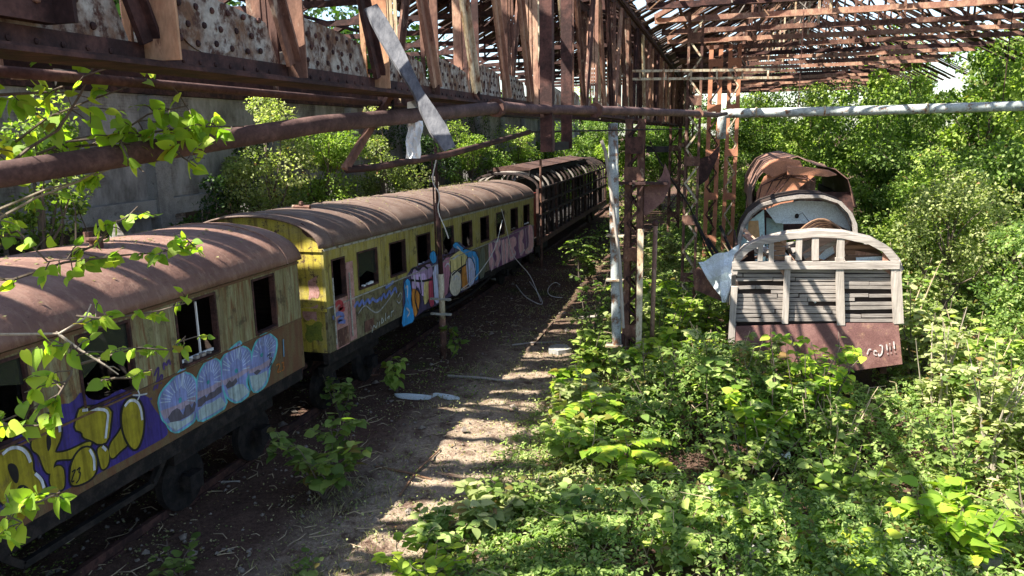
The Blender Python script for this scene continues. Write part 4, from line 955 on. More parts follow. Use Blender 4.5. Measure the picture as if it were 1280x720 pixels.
poly(T2, 'graffiti_letter', smooth_poly([(600, 312), (606, 308), (607, 345), (598, 350)], 1), pm((.16, .19, .13)), 1)
poly(T2, 'graffiti_background', [(610, 304), (620, 298), (633, 296), (646, 286), (658, 282), (666.5, 281), (666.5, 314), (656, 320), (640, 326), (622, 334), (612, 338)], DKP, 0)
for pts in ([(611, 306), (614, 303), (616, 312), (615, 320), (618, 328), (615, 338), (612, 330)], [(619, 304), (624, 300), (626, 304), (622, 312), (626, 320), (622, 333), (619, 330), (622, 322), (619, 314)], [(627, 302), (631, 300), (631, 328), (628, 330)],
            [(632, 300), (635, 299), (635, 326), (632, 328)], [(636, 300), (644, 296), (645, 306), (641, 310), (645, 316), (640, 325), (637, 322)], [(649, 292), (654, 287), (654, 296), (652, 302), (655, 306), (653, 318), (650, 318)], [(657, 312), (662, 308), (660, 284), (664, 282), (666, 292), (666, 312), (658, 317)]):
    blob(pts, PK, 1, pm((.55, .45, .45)), .5)
strokes(T2, 'graffiti_scrawl', [[(443, 384), (447, 376), (449, 384), (453, 374), (455, 382), (460, 373), (462, 380), (466, 372), (470, 378), (476, 372)], [(476, 376), (480, 366), (482, 374), (487, 362), (489, 370), (494, 358), (496, 366)], [(482, 360), (492, 352)]], .07, pm((.14, .20, .50)), 1)
strokes(T2, 'graffiti_scrawl', [[(448, 392), (456, 380), (464, 388), (472, 392), (482, 380), (492, 366)], [(497, 372), (501, 364), (503, 372), (499, 380), (496, 376)]], .03, pm((.34, .35, .34)), 2)
strokes(T2, 'graffiti_scrawl', [[(465, 416), (467, 405), (470, 411), (472, 403)], [(474, 408), (474.5, 402)], [(477, 405), (477, 396), (480, 402), (477, 404)], [(482, 401), (482, 391)], [(484, 398), (487, 394), (486, 399)], [(489, 396), (489, 386), (489, 391), (492, 388)]], .025, pm((.5, .55, .52)), 2)
strokes(T2, 'graffiti_scrawl', [[(418, 384), (424, 376), (430, 382), (422, 388), (431, 386)]], .09, pm((.36, .04, .05)), 5)
strokes(T2, 'graffiti_scrawl', [[(416, 398), (424, 390), (432, 396), (420, 402), (432, 402)]], .08, pm((.14, .18, .42)), 5)
poly(T2, 'hatch', [(456, 402), (467, 397), (467, 411), (456, 416)], 'rust', 1)

# ---- third, burnt framework carriage
t = Thing('burnt_carriage', 'dark burnt out carriage reduced to a frame of posts and roof hoops', 'railway carriage', (-8.45, 39, 0))
Y0, Y1 = 29.5, 48.5; xc = -8.45
mb = MB(); mb.box(-7.1, -6.98, Y0, Y1, 1.0, 1.22); mb.box(-9.9, -9.78, Y0, Y1, 1.0, 1.22); t.part('sole_bar', mb, 'char_rust')
mb = MB(); mb.box(-9.78, -7.1, Y0, Y1, 1.14, 1.2); t.part('floor', mb, 'black')
mb = MB(); mb.box(-9.9, -9.86, Y0, Y1, 1.23, 3.2); t.part('far_side', mb, 'char')
y = Y0; k = 0
while y < Y1+.1:
    mb = MB(); mb.bar((-7.04, y, 1.22), (-7.04+rng.uniform(-.06, .03), y+rng.uniform(-.05, .05), 3.3), .09, .11); t.part('post', mb, 'char' if k % 4 else 'char_rust')
    mb = MB(); pts = [archpt(PI*i/14, xc, 1.45, .62, 3.3) for i in range(15)]; mb.tube([(x, y, z) for x, z in pts], .06, 5); t.part('roof_hoop', mb, 'wood_y' if k in (1, 2, 5, 8, 12) else 'char')
    y += .95; k += 1
for z in (3.28, 2.2, 2.7):
    mb = MB(); mb.bar((-7.0, Y0, z), (-7.0, Y1, z), .07, .09); t.part('side_rail', mb, 'char')
mb = MB()
for k in range(40):
    y = rng.uniform(Y0, Y1-1); 
    if rng.random() < .7: mb.box(-7.12, -7.1, y, y+.18, 1.22, rng.uniform(1.7, 3.2))
for k in range(14):
    y = rng.uniform(Y0, Y1-2); mb.bar((-7.15, y, 1.3), (-7.15, y+rng.uniform(-1, 1.4), 3.2), .04, .05)
t.part('scorched_boards', mb, 'wood_dark')
mb = MB(); mb.box(-7.35, -7.28, Y0+.3, Y0+1.2, 1.25, 3.1); t.part('red_door', mb, 'red_dark')
mb = MB(); mb.prism([(-9.2, 30.5, 3.95), (-7.6, 30.5, 4.0), (-7.5, 30.5, 4.06), (-8.4, 30.5, 4.2), (-9.2, 30.5, 4.1)], (0, 13, 0)); t.part('roof_deck', mb, 'char_rust')
for s_ in (-1, 1):
    mb = MB(); mb.box(xc+s_*.9-.02, xc+s_*.9+.02, 30.2, 44, 3.75, 3.98); t.part('clerestory_side', mb, 'black')
for yb in (31.5, 46.5):
    mb = MB(); mb.box(-7.5, -7.36, yb-1.2, yb+1.2, .5, .8); bo = t.part('bogie', mb, 'black')
    for yw in (yb-.8, yb+.8):
        mb = MB(); mb.tube([(-7.75, yw, .45), (-7.6, yw, .45)], .45, 16); t.part('wheel', mb, 'char', bo)
# rails of both tracks
for k, x in enumerate((-9.2, -7.72, 1.1, 2.6)):
    mb = MB(); mb.box(x-.035, x+.035, 0, 75, .0, .14); mb.box(x-.07, x+.07, 0, 75, -.03, .02)
    single('track_rail', mb, 'rust_dark', ['outer rusty rail under the left carriages', 'inner rusty rail under the left carriages', 'overgrown left rail of the right track under the wooden wagon', 'overgrown right rail of the right track under the wooden wagon'][k], 'rail')

# ------------------------------------------------------------ right side wrecks
WY = 15.0
def wp(px, py, dy=0.0): return ony(px, py, WY+dy)
t = Thing('wooden_wagon', 'grey weathered wooden carriage end with arched frame and maroon skirt', 'railway wagon', (1.85, 18, 0))
def ebar(a, b, w_, y=0.0, th=.08):
    mb = MB(); p, q = wp(*a, y), wp(*b, y); mb.bar(p, q, w_, th, hint=(0, 1, 0)); return mb
# bar() hint (0,1,0): w along in-plane, th along y
px2m = 15.6/930
for (a, b, w_) in (((918, 358), (914, 428), .12), ((985, 320), (981, 404), .11), ((1049, 322), (1051, 406), .14), ((1119, 326), (1123, 404), .17)):
    t.part('post', ebar(a, b, w_, -.05, .09), 'wood_z')
t.part('cross_beam', ebar((915, 332), (1124, 331), .14, -.07, .1), 'wood_x')
arch = [(914, 340), (918, 322), (930, 309), (950, 299), (985, 291), (1020, 288), (1055, 290), (1090, 298), (1110, 309), (1121, 322), (1126, 336)]
def archbar(off, w_, y, th, mtn, nm, par=None):
    P = [wp(a, b, y)+np.array([0, 0, off]) for a, b in arch]; mb = MB(); V = []
    c_ = np.mean(P, axis=0)-np.array([0, 0, 1.2])
    for p in P:
        n_ = p-c_; n_ /= np.linalg.norm(n_)
        for s1, s2 in ((-1, -1), (1, -1), (1, 1), (-1, 1)): V.append(p-n_*w_/2+n_*w_/2*s1+np.array([0, th/2*s2, 0]))
    k_ = len(P); F = [(i*4+j, i*4+(j+1) % 4, (i+1)*4+(j+1) % 4, (i+1)*4+j) for i in range(k_-1) for j in range(4)]+[(0, 1, 2, 3), tuple((k_-1)*4+j for j in range(4))]
    mb.add(V, F); return t.part(nm, mb, mtn, par)
archbar(0, .12, -.05, .1, 'wood_x', 'arch_frame')
archbar(.02, .10, .3, .5, 'wood_y', 'roof_edge')
for (a, b, w_) in (((964, 301), (964, 327), .3), ((999, 291), (998, 325), .11), ((1019, 290), (1019, 325), .12), ((1051, 291), (1050, 325), .13), ((951, 300), (950, 326), .35)):
    t.part('arch_strut', ebar(a, b, w_ if w_ < .2 else .09, -.045, .07), 'wood_z')
for pts in ([(973, 300), (983, 297), (983, 308)], [(1056, 294), (1068, 296), (1054, 309)], [(1103, 310), (1112, 315), (1114, 326), (1103, 326)], [(987, 317), (994, 326), (986, 326)], [(1120, 338), (1120, 350), (1106, 338)], [(975, 338), (983, 338), (983, 350)], [(925, 312), (935, 320), (925, 327)]):
    mb = MB(); mb.prism([wp(a, b, -.02) for a, b in pts], (0, .015, 0)); t.part('corner_plate', mb, 'rust_pink')
for pts, mtn, dy in (([(1057, 300), (1075, 303), (1096, 311), (1112, 324), (1112, 328), (1057, 328)], 'wood_brown', .5), ([(1062, 312), (1100, 318), (1098, 326), (1060, 321)], 'rust_pink', .3), ([(926, 318), (942, 306), (944, 328), (924, 328)], 'rust_dark', .3),
        ([(1000, 304), (1016, 298), (1017, 306), (1000, 318)], 'wood_y', .35), ([(1003, 318), (1046, 300), (1046, 305), (1006, 324)], 'wood_x', .25), ([(1022, 322), (1040, 304), (1043, 316), (1036, 327)], 'bluewhite', .4), ([(1000, 296), (1046, 294), (1048, 328), (999, 328)], 'wood_dark', .9), ([(1070, 322), (1108, 320), (1108, 328), (1070, 328)], 'bluewhite', .22)):
    mb = MB(); mb.prism([wp(a, b, dy) for a, b in pts], (0, .025, 0)); t.part('collapsed_board', mb, mtn)
# boarding, course by course
def course(xa, xb, ya, yb, gap, n, yoff):
    for i in range(n):
        pa = ya+(yb-ya)*i/n; pb = ya+(yb-ya)*(i+1)/n-1.1
        if (xa, i) in gap: continue
        cuts = sorted([xa, xb]+([rng.uniform(xa+8, xb-8)] if rng.random() < .45 and xb-xa > 30 else []))
        for c0, c1_ in zip(cuts[:-1], cuts[1:]):
            if len(cuts) > 2 and rng.random() < .16: continue
            j = rng.uniform(-.8, .8); j2 = rng.uniform(-.8, .8); e0 = rng.uniform(0, 1.2) if c0 != xa else 0; yo = yoff+rng.uniform(0, .018)
            mb.prism([wp(c0+e0, pa+j, yo), wp(c1_-.4, pa+j2, yo), wp(c1_-.4-e0, (pa+pb)/2, yo), wp(c1_-.4, pb+j2, yo), wp(c0+e0, pb+j, yo)], (0, .025, 0))
for xa, xb, gap in ((920, 984, {(920, 3)}), (986, 1049, set()), (1052, 1119, {(1052, 10)})):
    mb = MB(); course(xa, xb, 337, 403, gap, 13, -.01); t.part('planking', mb, 'wood_plank')
mb = MB(); mb.prism([wp(920, 338, .05), wp(1119, 337, .05), wp(1121, 404, .05), wp(918, 404, .05)], (0, .02, 0)); t.part('shade_backing', mb, 'wood_dark')  # dark sheet behind the planks, painted shade for the gaps
mb = MB(); course(966, 982, 302, 326, set(), 4, 0.0); course(1056, 1100, 306, 326, set(), 3, .25); t.part('planking', mb, 'wood_brown')
mb = MB(); mb.prism([wp(912, 408, -.08), wp(980, 406, -.08), wp(1060, 404, -.08), wp(1123, 404, -.08), wp(1128, 455, -.12), wp(1020, 470, -.1), wp(910, 470, -.08)], (0, .02, 0)); pn = t.part('steel_skirt', mb, 'brown_panel')
strokes(t, 'painted_text', [[(1096, 440), (1093, 437), (1092, 443), (1096, 444)], [(1099, 432), (1103, 431), (1103, 441), (1099, 446), (1098, 442)], [(1108, 430), (1109, 438)], [(1112, 429), (1113, 437)], [(1117, 427), (1118, 436)], [(1109.4, 441.5), (1110, 443)], [(1113.6, 440.5), (1114, 442)], [(1118.6, 439), (1119, 441)], [(1084, 443), (1086, 436), (1089, 437)]], .024, 'faded_white', 0, Yp=WY-.125, parent=pn)
zf = 1.15
mb = MB(); mb.box(.45, 3.3, 15.05, 19.0, zf-.1, zf); t.part('floor', mb, 'wood_dark')
for x in (.42, 3.34):
    mb = MB(); mb.box(x-.04, x+.04, 15.06, 19.0, zf, 1.9); t.part('side_panel', mb, 'wood_y')
    mb = MB()
    for y in np.arange(15.6, 19, .8): mb.bar((x, y, 1.9), (x+rng.uniform(-.1, .1), y, 2.6), .08, .08)
    t.part('side_stud', mb, 'wood_z')
mb = MB(); mb.box(.5, .62, 15.1, 19, .85, zf-.1); mb.box(3.15, 3.27, 15.1, 19, .85, zf-.1); t.part('sole_bar', mb, 'rust_dark')
for x in (.95, 2.65):
    for y in (16.3, 18.0):
        mb = MB(); mb.tube([(x, y, .42), (x+.12, y, .42)], .44, 16); t.part('wheel', mb, 'rust_dark')
# debris inside
for k in range(72):
    x, y = rng.uniform(.7, 3.0), rng.uniform(15.3, 17.6); z = rng.uniform(1.6, 3.15); a = rng.uniform(0, 3.14); b = rng.uniform(-.6, .6); l_ = rng.uniform(.5, 1.6)
    mb = MB(); d = np.array([math.cos(a)*math.cos(b), math.sin(a)*math.cos(b), math.sin(b)])*l_/2
    c_ = np.array([x, y, z]); c_[0] = np.clip(c_[0], .6+abs(d[0]), 3.2-abs(d[0])) if abs(d[0]) < 1.2 else 1.85
    mb.bar(c_-d, c_+d, rng.uniform(.05, .2), .03, twist=rng.uniform(0, 3))
    single('broken_board', mb, ['wood_x', 'wood_y', 'wood_brown', 'rust_pink', 'wood_y', 'bluewhite'][k % 6], 'splintered board in the heap inside the wooden wagon', 'board', 'splintered boards heaped inside the wooden wagon')

# ---- derelict white coach behind
CY = 18.6
def cp(px, py, dy=0.0): return ony(px, py, CY+dy)
t = Thing('derelict_coach', 'derelict coach with pale blue white ceiling and torn hooped roof behind the wooden wagon', 'railway carriage', (1.9, 21, 0))
ring = [(923, 330), (922, 298), (926, 282), (935, 267), (950, 255), (975, 247), (1000, 243), (1030, 244), (1052, 252), (1065, 266), (1071, 280), (1073, 310)]
def band(pts, w_, y0, y1, mtn, nm, par=None, tt=t):
    P = [cp(a, b, 0) for a, b in pts]; c_ = np.mean(P, axis=0); mb = MB(); V = []
    for p in P:
        n_ = p-c_; n_[1] = 0; n_ /= np.linalg.norm(n_)
        for s_, yy in ((0, y0), (1, y0), (1, y1), (0, y1)): V.append(p-n_*w_*s_+np.array([0, yy, 0]))
    k_ = len(P); F = [(i*4+j, i*4+(j+1) % 4, (i+1)*4+(j+1) % 4, (i+1)*4+j) for i in range(k_-1) for j in range(4)]+[(0, 1, 2, 3), tuple((k_-1)*4+j for j in range(4))]
    mb.add(V, F); return tt.part(nm, mb, mtn, par)
band(ring, .09, -.05, .12, 'wood_y', 'roof_hoop')
band([(a, b-1) for a, b in ring], .04, .1, 1.2, 'wood_dark', 'roof_skin')
band([(a+(997-a)*.05, b+5) for a, b in ring[1:-1]], .05, .25, .35, 'wood_y', 'roof_hoop')
for yy in (.9,): band(ring, .08, yy, yy+.1, 'wood_brown', 'roof_hoop')
mb = MB(); mb.prism([cp(a, b, .7) for a, b in ((957, 262), (975, 255), (1000, 251), (1030, 252), (1050, 258), (1063, 270), (1066, 290), (1040, 278), (1010, 279), (970, 279))], (0, .04, 0)); t.part('ceiling_panel', mb, 'bluewhite')
mb = MB(); mb.prism([cp(a, b, .66) for a, b in ((978, 276), (1030, 275), (1030, 279), (978, 280))], (0, .03, 0)); t.part('ceiling_rail', mb, 'bluewhite')
mb = MB(); mb.prism([cp(a, b, .3) for a, b in ((926, 285), (955, 262), (957, 330), (926, 330))], (0, .05, 0)); w1 = t.part('partition', mb, 'mint')
mb = MB(); mb.prism([cp(a, b, .27) for a, b in ((936, 276), (948, 276), (950, 300), (934, 298))], (0, .02, 0)); t.part('hatch_board', mb, 'orange_board', w1)
mb = MB(); mb.prism([cp(a, b, 1.0) for a, b in ((958, 272), (979, 277), (979, 330), (958, 330))], (0, .04, 0)); t.part('door', mb, 'mint')
mb = MB(); p = cp(996, 270, .5); mb.ball(p, (.05, .05, .06), 10, 6); mb.tube([p, p+np.array([.12, 0, .08]), p+np.array([.3, 0, -.15])], .008, 5); t.part('lamp_socket', mb, 'black')
mb = MB(); mb.box(.55, 3.25, CY, CY+4.4, 1.0, 1.15); t.part('floor', mb, 'wood_dark')
mb = MB(); mb.box(.5, .55, CY+.2, CY+4.4, 1.0, 2.6); mb.box(3.3, 3.35, CY+.2, CY+4.4, 1.0, 2.7); t.part('side_wall', mb, 'rust_dark')
for k in range(7):
    mb = MB(); pts = [cp(1000+k*3+(60-k*4)*i/8, 300-(26-k*3.0)*math.sin(PI*(.15+.8*i/8))-k*1.5, -.3+.08*k) for i in range(9)]
    mb.tube(pts, .028, 5); single('fallen_hoop', mb, 'rust_dark' if k % 2 else 'wood_brown', 'bent roof lath fallen in front of the pale coach ceiling', 'lath', 'bent roof laths fallen in front of the pale coach')

# ---- rusty tin roofed carriage behind
t = Thing('tin_roofed_carriage', 'farther carriage with buckled orange rusty tin roof', 'railway carriage', (2.1, 27, 0))
RY = 23.5
def rp(px, py, dy=0.0): return ony(px, py, RY+dy)
edge = [(941, 262), (943, 240), (948, 222), (958, 208), (975, 200), (995, 198), (1020, 203), (1045, 212), (1060, 222), (1068, 238), (1070, 260)]
def bentroof(off0, off1, lab, mtn, wob_=.05, pts=edge, th=.03):
    n = 5; rows = []
    for j in range(n+1):
        yy = off0+(off1-off0)*j/n; rows.append([rp(a, b)+np.array([rng.normal()*wob_, yy, rng.normal()*wob_]) for a, b in pts])
    k_ = len(pts); V = [p for r in rows for p in r]; V += [p-np.array([0, 0, th]) for r in rows for p in r]; N_ = len(rows)*k_
    F = []
    for j in range(n):
        for i in range(k_-1):
            a = j*k_+i; F.append((a, a+1, a+k_+1, a+k_)); F.append((N_+a, N_+a+k_, N_+a+k_+1, N_+a+1))
    for i in range(k_-1): F.append((i, i+N_, i+1+N_, i+1)); a = n*k_+i; F.append((a, a+1, a+1+N_, a+N_))
    for j in range(n): a = j*k_; F.append((a, a+k_, a+k_+N_, a+N_)); a += k_-1; F.append((a, a+N_, a+k_+N_, a+k_))
    mb = MB(); mb.add(V, F); return t.part('tin_roof', mb, mtn, None, lab)
bentroof(.1, 7.5, None, 'roof', .04)
mb = MB(); mb.prism([rp(a, b, 0) for a, b in ((944, 262), (946, 240), (955, 221), (966, 214), (985, 211), (1000, 213), (1018, 220), (1000, 234), (992, 250), (990, 262))], (0, .03, 0)); t.part('end_sheet', mb, 'tin_orange')
mb = MB(); mb.prism([rp(a, b, -.15) for a, b in ((952, 214), (962, 205), (980, 201), (1000, 205), (1003, 212), (985, 214), (966, 222))], (0, .03, .1)); t.part('end_sheet', mb, 'tin_orange')
mb = MB(); mb.prism([rp(a, b, -.5) for a, b in ((984, 209), (1010, 210), (1036, 214), (1046, 219), (1034, 221), (1010, 219), (984, 218))], (0, .05, .03)); t.part('end_sheet', mb, 'tin_orange')
mb = MB(); mb.prism([rp(a, b, .3) for a, b in ((990, 222), (1020, 222), (1018, 255), (992, 262))], (0, .03, 0)); t.part('end_wall', mb, 'rust')
mb = MB(); mb.prism([rp(a, b, .5) for a, b in ((944, 300), (944, 240), (1066, 240), (1068, 300))], (0, .04, 0)); t.part('end_wall', mb, 'rust_dark')
mb = MB(); a, b = rp(944, 260), rp(1068, 260); mb.box(a[0], a[0]+.06, RY+.6, RY+8, .9, 3.4); mb.box(b[0]-.06, b[0], RY+.6, RY+8, .9, 3.4); t.part('side_wall', mb, 'rust_dark')
mb = MB(); mb.box(a[0]+.07, b[0]-.07, RY+.6, RY+8, .9, 1.0); t.part('floor', mb, 'black')
for k in range(4):
    mb = MB(); P = [rp(945+k*5, 262-k*3, -.06), rp(952+k*14, 232-k*6, -.06), rp(990+k*10, 214+k*5, -.06)]; mb.tube(P, .018, 5); t.part('roof_lath', mb, 'rust_dark')
# leaning pale panel
mb = MB(); n1, n2 = 9, 8; V = []
for j in range(n2):
    for i in range(n1):
        u_, v_ = i/(n1-1), j/(n2-1); ex = 1-v_
        a_ = 873+(51*u_)*(1-.75*v_)+30*v_*(1-u_*.2)-3*math.sin(u_*9+v_*5)*v_; b_ = 328-21*u_*(1-v_)+50*v_+2*math.sin(u_*11)*(j == 0)
        V.append(ony(a_, b_, 17.3-.8*v_-.3*u_+.10*math.sin(u_*7+v_*4)+.06*math.sin(v_*13)))
F = [(j*n1+i, j*n1+i+1, (j+1)*n1+i+1, (j+1)*n1+i) for j in range(n2-1) for i in range(n1-1)]
k_ = len(V); V2 = [v+np.array([.008, .015, 0]) for v in V]; F = F+[tuple(a+k_ for a in f)[::-1] for f in F]
rim = [i for i in range(n1)]+[j*n1+n1-1 for j in range(1, n2)]+[(n2-1)*n1+i for i in range(n1-2, -1, -1)]+[j*n1 for j in range(n2-2, 0, -1)]
F += [(rim[i], rim[(i+1) % len(rim)], rim[(i+1) % len(rim)]+k_, rim[i]+k_) for i in range(len(rim))]
mb.add(V+V2, F)
single('torn_sheet', mb, 'bluewhite', 'torn pale blue panel leaning against the left side of the wooden wagon', 'panel')
mb = MB(); mb.prism([ony(866, 340, 17.9), ony(872, 334, 17.9), ony(912, 368, 17.4), ony(905, 378, 17.3), ony(868, 362, 17.7)], (.02, .05, 0))
single('torn_sheet', mb, 'rust', 'brown rusty panel lying under the torn pale panel', 'panel')
for k, (a, b) in enumerate((((866, 268), (896, 328)), ((884, 298), (906, 330)), ((900, 282), (917, 322)))):
    mb = MB(); mb.bar(ony(*a, 17.6), ony(*b, 17.4), .05, .05); single('leaning_bar', mb, 'black', f'dark bar sticking up behind the torn pale panel, {ORD[k]} from the left', 'bar')

# ------------------------------------------------------------ vegetation
UP = np.array([0, 0, 1.0])
def crown_pts(n, c, r, nc, cr, flat=0.75, hollow=0.35):
    """leaf points in clumps spread through an ellipsoid; returns points, outward directions"""
    cs = rdir(nc)*(rng.random((nc, 1))**0.45)*np.array(r)+np.array(c)
    k = rng.integers(0, nc, n); o = rdir(n); rad = (hollow+(1-hollow)*rng.random(n))**0.6
    sz = cr*(0.6+0.8*rng.random(nc))[k]
    P = cs[k]+o*(rad*sz)[:, None]*np.array([1, 1, flat])
    return P, o, cs, k
def twig(mb, p, q, r, n=5, bend=0.12, sides=4):
    p = np.array(p, float); q = np.array(q, float); L_ = np.linalg.norm(q-p); b = rng.normal(size=3)*bend*L_
    pts = [p+(q-p)*i/n+b*math.sin(PI*i/n) for i in range(n+1)]
    mb.tube(pts, [max(r*(1-.8*i/n), .003) for i in range(n+1)], sides); return pts
def tree(name, label, cat, loc, h, r, lm, ls, n, base=0.25, nc=16, cr=None, group=None, bark='bark', trunk_r=None, tpl=T_FAR, flat=.75, lean=(0, 0)):
    loc = np.array(loc, float); t = Thing(name, label, cat, loc, group)
    zc = h*(base+1)/2; rz = h*(1-base)/2
    cr = cr or r*.38
    P, o, cs, k = crown_pts(n, loc+np.array([lean[0], lean[1], zc]), (r-cr*.5, r-cr*.5, rz-cr*.4), nc, cr, flat)
    P[:, 2] = np.maximum(P[:, 2], loc[2]+.05)
    N = o*0.5+UP*0.8+rng.normal(size=(n, 3))*.45; D = o*.8+rdir(n)*.9-UP*.25
    tint = np.where(rng.random(n) < .015, 0, np.clip(.4+.2*rng.normal(size=nc)[k]+.25*rng.normal(size=n), .08, 1))
    leaves('crown', P, D, N, ls*(.6+.8*rng.random(n)), tpl, lm, t.o, loc, tint)
    tr = trunk_r or h*.018
    mb = MB(); top = loc+np.array([lean[0]*.8, lean[1]*.8, h*.78]); pts = twig(mb, loc-UP*.1, top, tr, 7, .03, 7); t.part('trunk', mb, bark, smooth=True)
    mb = MB()
    for c_ in cs:
        f = np.clip((c_[2]-loc[2])/(h*.8)*.75, .08, .9); i = int(f*7); twig(mb, pts[i], c_, tr*.42*(1-f*.5), 4, .08)
    t.part('limb', mb, bark)
    return t

# trees behind the left carriages
LTREES = [
    (-11.9, 8.3, 4.6, 1.3, 'leaf_dark', .10, 2600, 'dark low shrub against the hall wall behind the nearest carriage roof'),
    (-11.7, 10.6, 6.6, 1.0, 'leaf_lime', .09, 3000, 'slim lime tree on the wall above the nearest carriage roof'),
    (-12.0, 6.3, 7.0, 1.5, 'leaf_lime', .11, 4200, 'lime leaved young tree at the wall, at the extreme left'),
    (-11.6, 17.6, 6.9, 1.35, 'leaf_pale', .08, 8500, 'pale leaved tree at the wall behind the join of the two passenger carriages'),
    (-11.3, 20.5, 6.8, 1.5, 'leaf_lime', .085, 7500, 'green tree behind the front end of the second carriage, next to a paler one'),
    (-11.2, 23.8, 6.7, 1.5, 'leaf_pale', .085, 7000, 'pale tree behind the roof of the second carriage, under the hooked rusty bar'),
    (-11.4, 14.6, 5.0, .8, 'leaf_dark', .08, 1800, 'narrow dark ivy clad shrub on the wall behind the nearest carriage end'),
    (-11.3, 28.5, 5.6, 1.2, 'leaf_dark', .09, 4200, 'dark bushy tree behind the middle of the second carriage'),
    (-11.0, 32.5, 6.3, 1.3, 'leaf_lime', .09, 4500, 'lime green tree behind the far half of the second carriage'),
    (-11.4, 37.5, 6.0, 1.4, 'leaf_wood', .10, 3500, 'green tree behind the joint of the second and burnt carriages'),
    (-11.5, 44, 7.0, 1.6, 'leaf_lime', .11, 3500, 'tall lime green tree behind the burnt carriage'),
]
for x, y, h, r, lm, ls, n, lab in LTREES:
    tree('slender_tree', lab, 'tree', (x, y, 0), h, r, lm, ls, n, base=.35, nc=16, group='trees along the left wall')
# trees beyond the wall, seen over its top
for k, (x, y, h) in enumerate(((-24, 3, 14), (-25, 10, 15), (-26, 18, 16), (-25, 27, 16), (-26, 37, 16), (-25, 47, 16), (-27, 59, 17))):
    tree('broadleaf_tree', f'tree crown beyond the hall wall, seen over its coping, {ORD[k]} from the near end', 'tree', (x, y, 0), h, 5.6, 'leaf_dark', .4, 5200, base=.1, nc=34, group='trees beyond the left wall')
# trees at the far end and down the right side : five models, copied
protos = []
for k, (lm, ls, n) in enumerate((('leaf_lime', .14, 9000), ('leaf_wood', .15, 9000), ('leaf_bramble', .13, 9500), ('leaf_pale', .12, 8500), ('leaf_lime', .17, 7500))):
    t = tree('broadleaf_tree', 'x', 'tree', (0, 0, 0), 7.0, 2.3, lm, ls, n, base=.06, nc=26, cr=.75, group='trees of the right side thicket'); protos.append(t.o)
kids = {}
for p in protos: kids[p.name] = list(p.children)
RTREES = [
    (6.6, 17.5, .62, 2), (8.8, 15.6, .66, 0), (6.0, 21.5, .68, 3), (9.4, 19.8, .85, 1), (6.3, 25.5, .72, 0), (8.6, 24.4, .9, 2), (12.2, 22, 1.05, 3), (6.9, 29.5, .85, 2), (9.8, 29, .95, 0), (13.5, 28, 1.15, 1),
    (6.2, 34, .9, 1), (10.5, 34.5, 1.05, 4), (14.5, 35, 1.25, 0), (4.6, 39, .8, 4), (8.2, 40.5, 1.05, 2), (13, 42, 1.25, 1), (18, 33, 1.3, 4), (18.5, 43, 1.4, 2), (5.4, 47, 1.0, 0), (10.5, 49, 1.25, 4), (16.5, 52, 1.4, 3),
    (1.9, 46, .75, 2), (-.6, 52, .85, 0), (3.0, 54, 1.05, 1), (-3.9, 54, .9, 2), (-7.2, 55, .95, 4), (-10.4, 52, .9, 1), (-1.0, 62, 1.15, 4), (-5.2, 64, 1.2, 1), (-9.8, 63, 1.2, 2), (6.8, 60, 1.3, 2), (2.6, 66, 1.25, 0), (13, 63, 1.5, 0), (20, 60, 1.6, 1), (26, 50, 1.6, 0), (25, 38, 1.5, 2),
    (-13, 74, 1.5, 0), (-5, 78, 1.6, 1), (4, 80, 1.7, 2), (14, 78, 1.8, 4), (26, 72, 1.9, 1), (-22, 70, 1.6, 4),
    (1.3, 38.5, .55, 0), (2.6, 36, .5, 2), (-.3, 43, .5, 3)]
SH = {0: 'lime', 1: 'deep green', 2: 'mid green', 3: 'pale olive', 4: 'yellow green'}
cnt = {}
cs_ = {}
for i, (x, y, s_, k) in enumerate(sorted(RTREES, key=lambda q: q[1])):
    if k in cnt: o = copy_tree(protos[k])
    else: o = protos[k]
    cnt[k] = cnt.get(k, 0)+1
    o.location = (x, y, 0); o.rotation_euler = (0, 0, rng.uniform(0, 6.28)); o.scale = (s_*rng.uniform(.92, 1.12), s_*rng.uniform(.92, 1.12), s_*(1.18 if y > 30 and x > 3.5 else 1.0))
    side = 'right of the wooden wagon' if x > 5.5 and y < 30 else ('deep in the right thicket' if x > 5.5 else ('behind the wrecked carriages' if x > 1 and y < 50 else 'at the far end of the hall'))
    cs_[(k, side)] = cs_.get((k, side), 0)+1
    o['label'] = f'{SH[k]} tree {side}, {ORD[cs_[(k, side)]-1]} of that colour going away'

# bramble thicket on the right
def bh(x, y):
    a = .5+.30*snoise(x, y, 11, .8)+.2*snoise(x, y, 12, 2.6)
    edge = np.clip((x+3.3+.5*snoise(y, x*.3, 14, .9))/1.6, 0, 1)
    a = a*(.15+.85*edge)
    a = a+1.0*np.exp(-((x-.9)/2.1)**4-((y-13.3)/1.1)**2)+.45*np.exp(-((x+.1)/1.1)**2-((y-14.6)/1.6)**2)+.35*np.exp(-((x-4.8)/1.6)**2-((y-13.0)/2.5)**2)+.3*np.exp(-((x-.5)/1.4)**2-((y-20)/3)**2)
    return np.maximum(a, .04)
def scatter(n, x0, x1, y0, y1, pw=1.6):
    x = rng.uniform(x0, x1, n); y = y0+(y1-y0)*rng.random(n)**pw; return x, y
x, y = scatter(115000, -3.6, 10.5, 6.8, 44, 1.55)
cl = snoise(x, y, 21, 1.5)+.5*snoise(x, y, 22, 4)
keep = (rng.random(len(x)) < np.clip((x+3.6)/1.3, .05, 1)) & (cl > -.6+.9*(rng.random(len(x))-.5))
inwag = ((x > .35) & (x < 3.4) & (y > 14.8) & (y < 31))
keep &= ~inwag
x, y = x[keep], y[keep]; n = len(x); h = bh(x, y); z = gh(x, y)+h*(1-.75*rng.random(n)**2.2)+.02
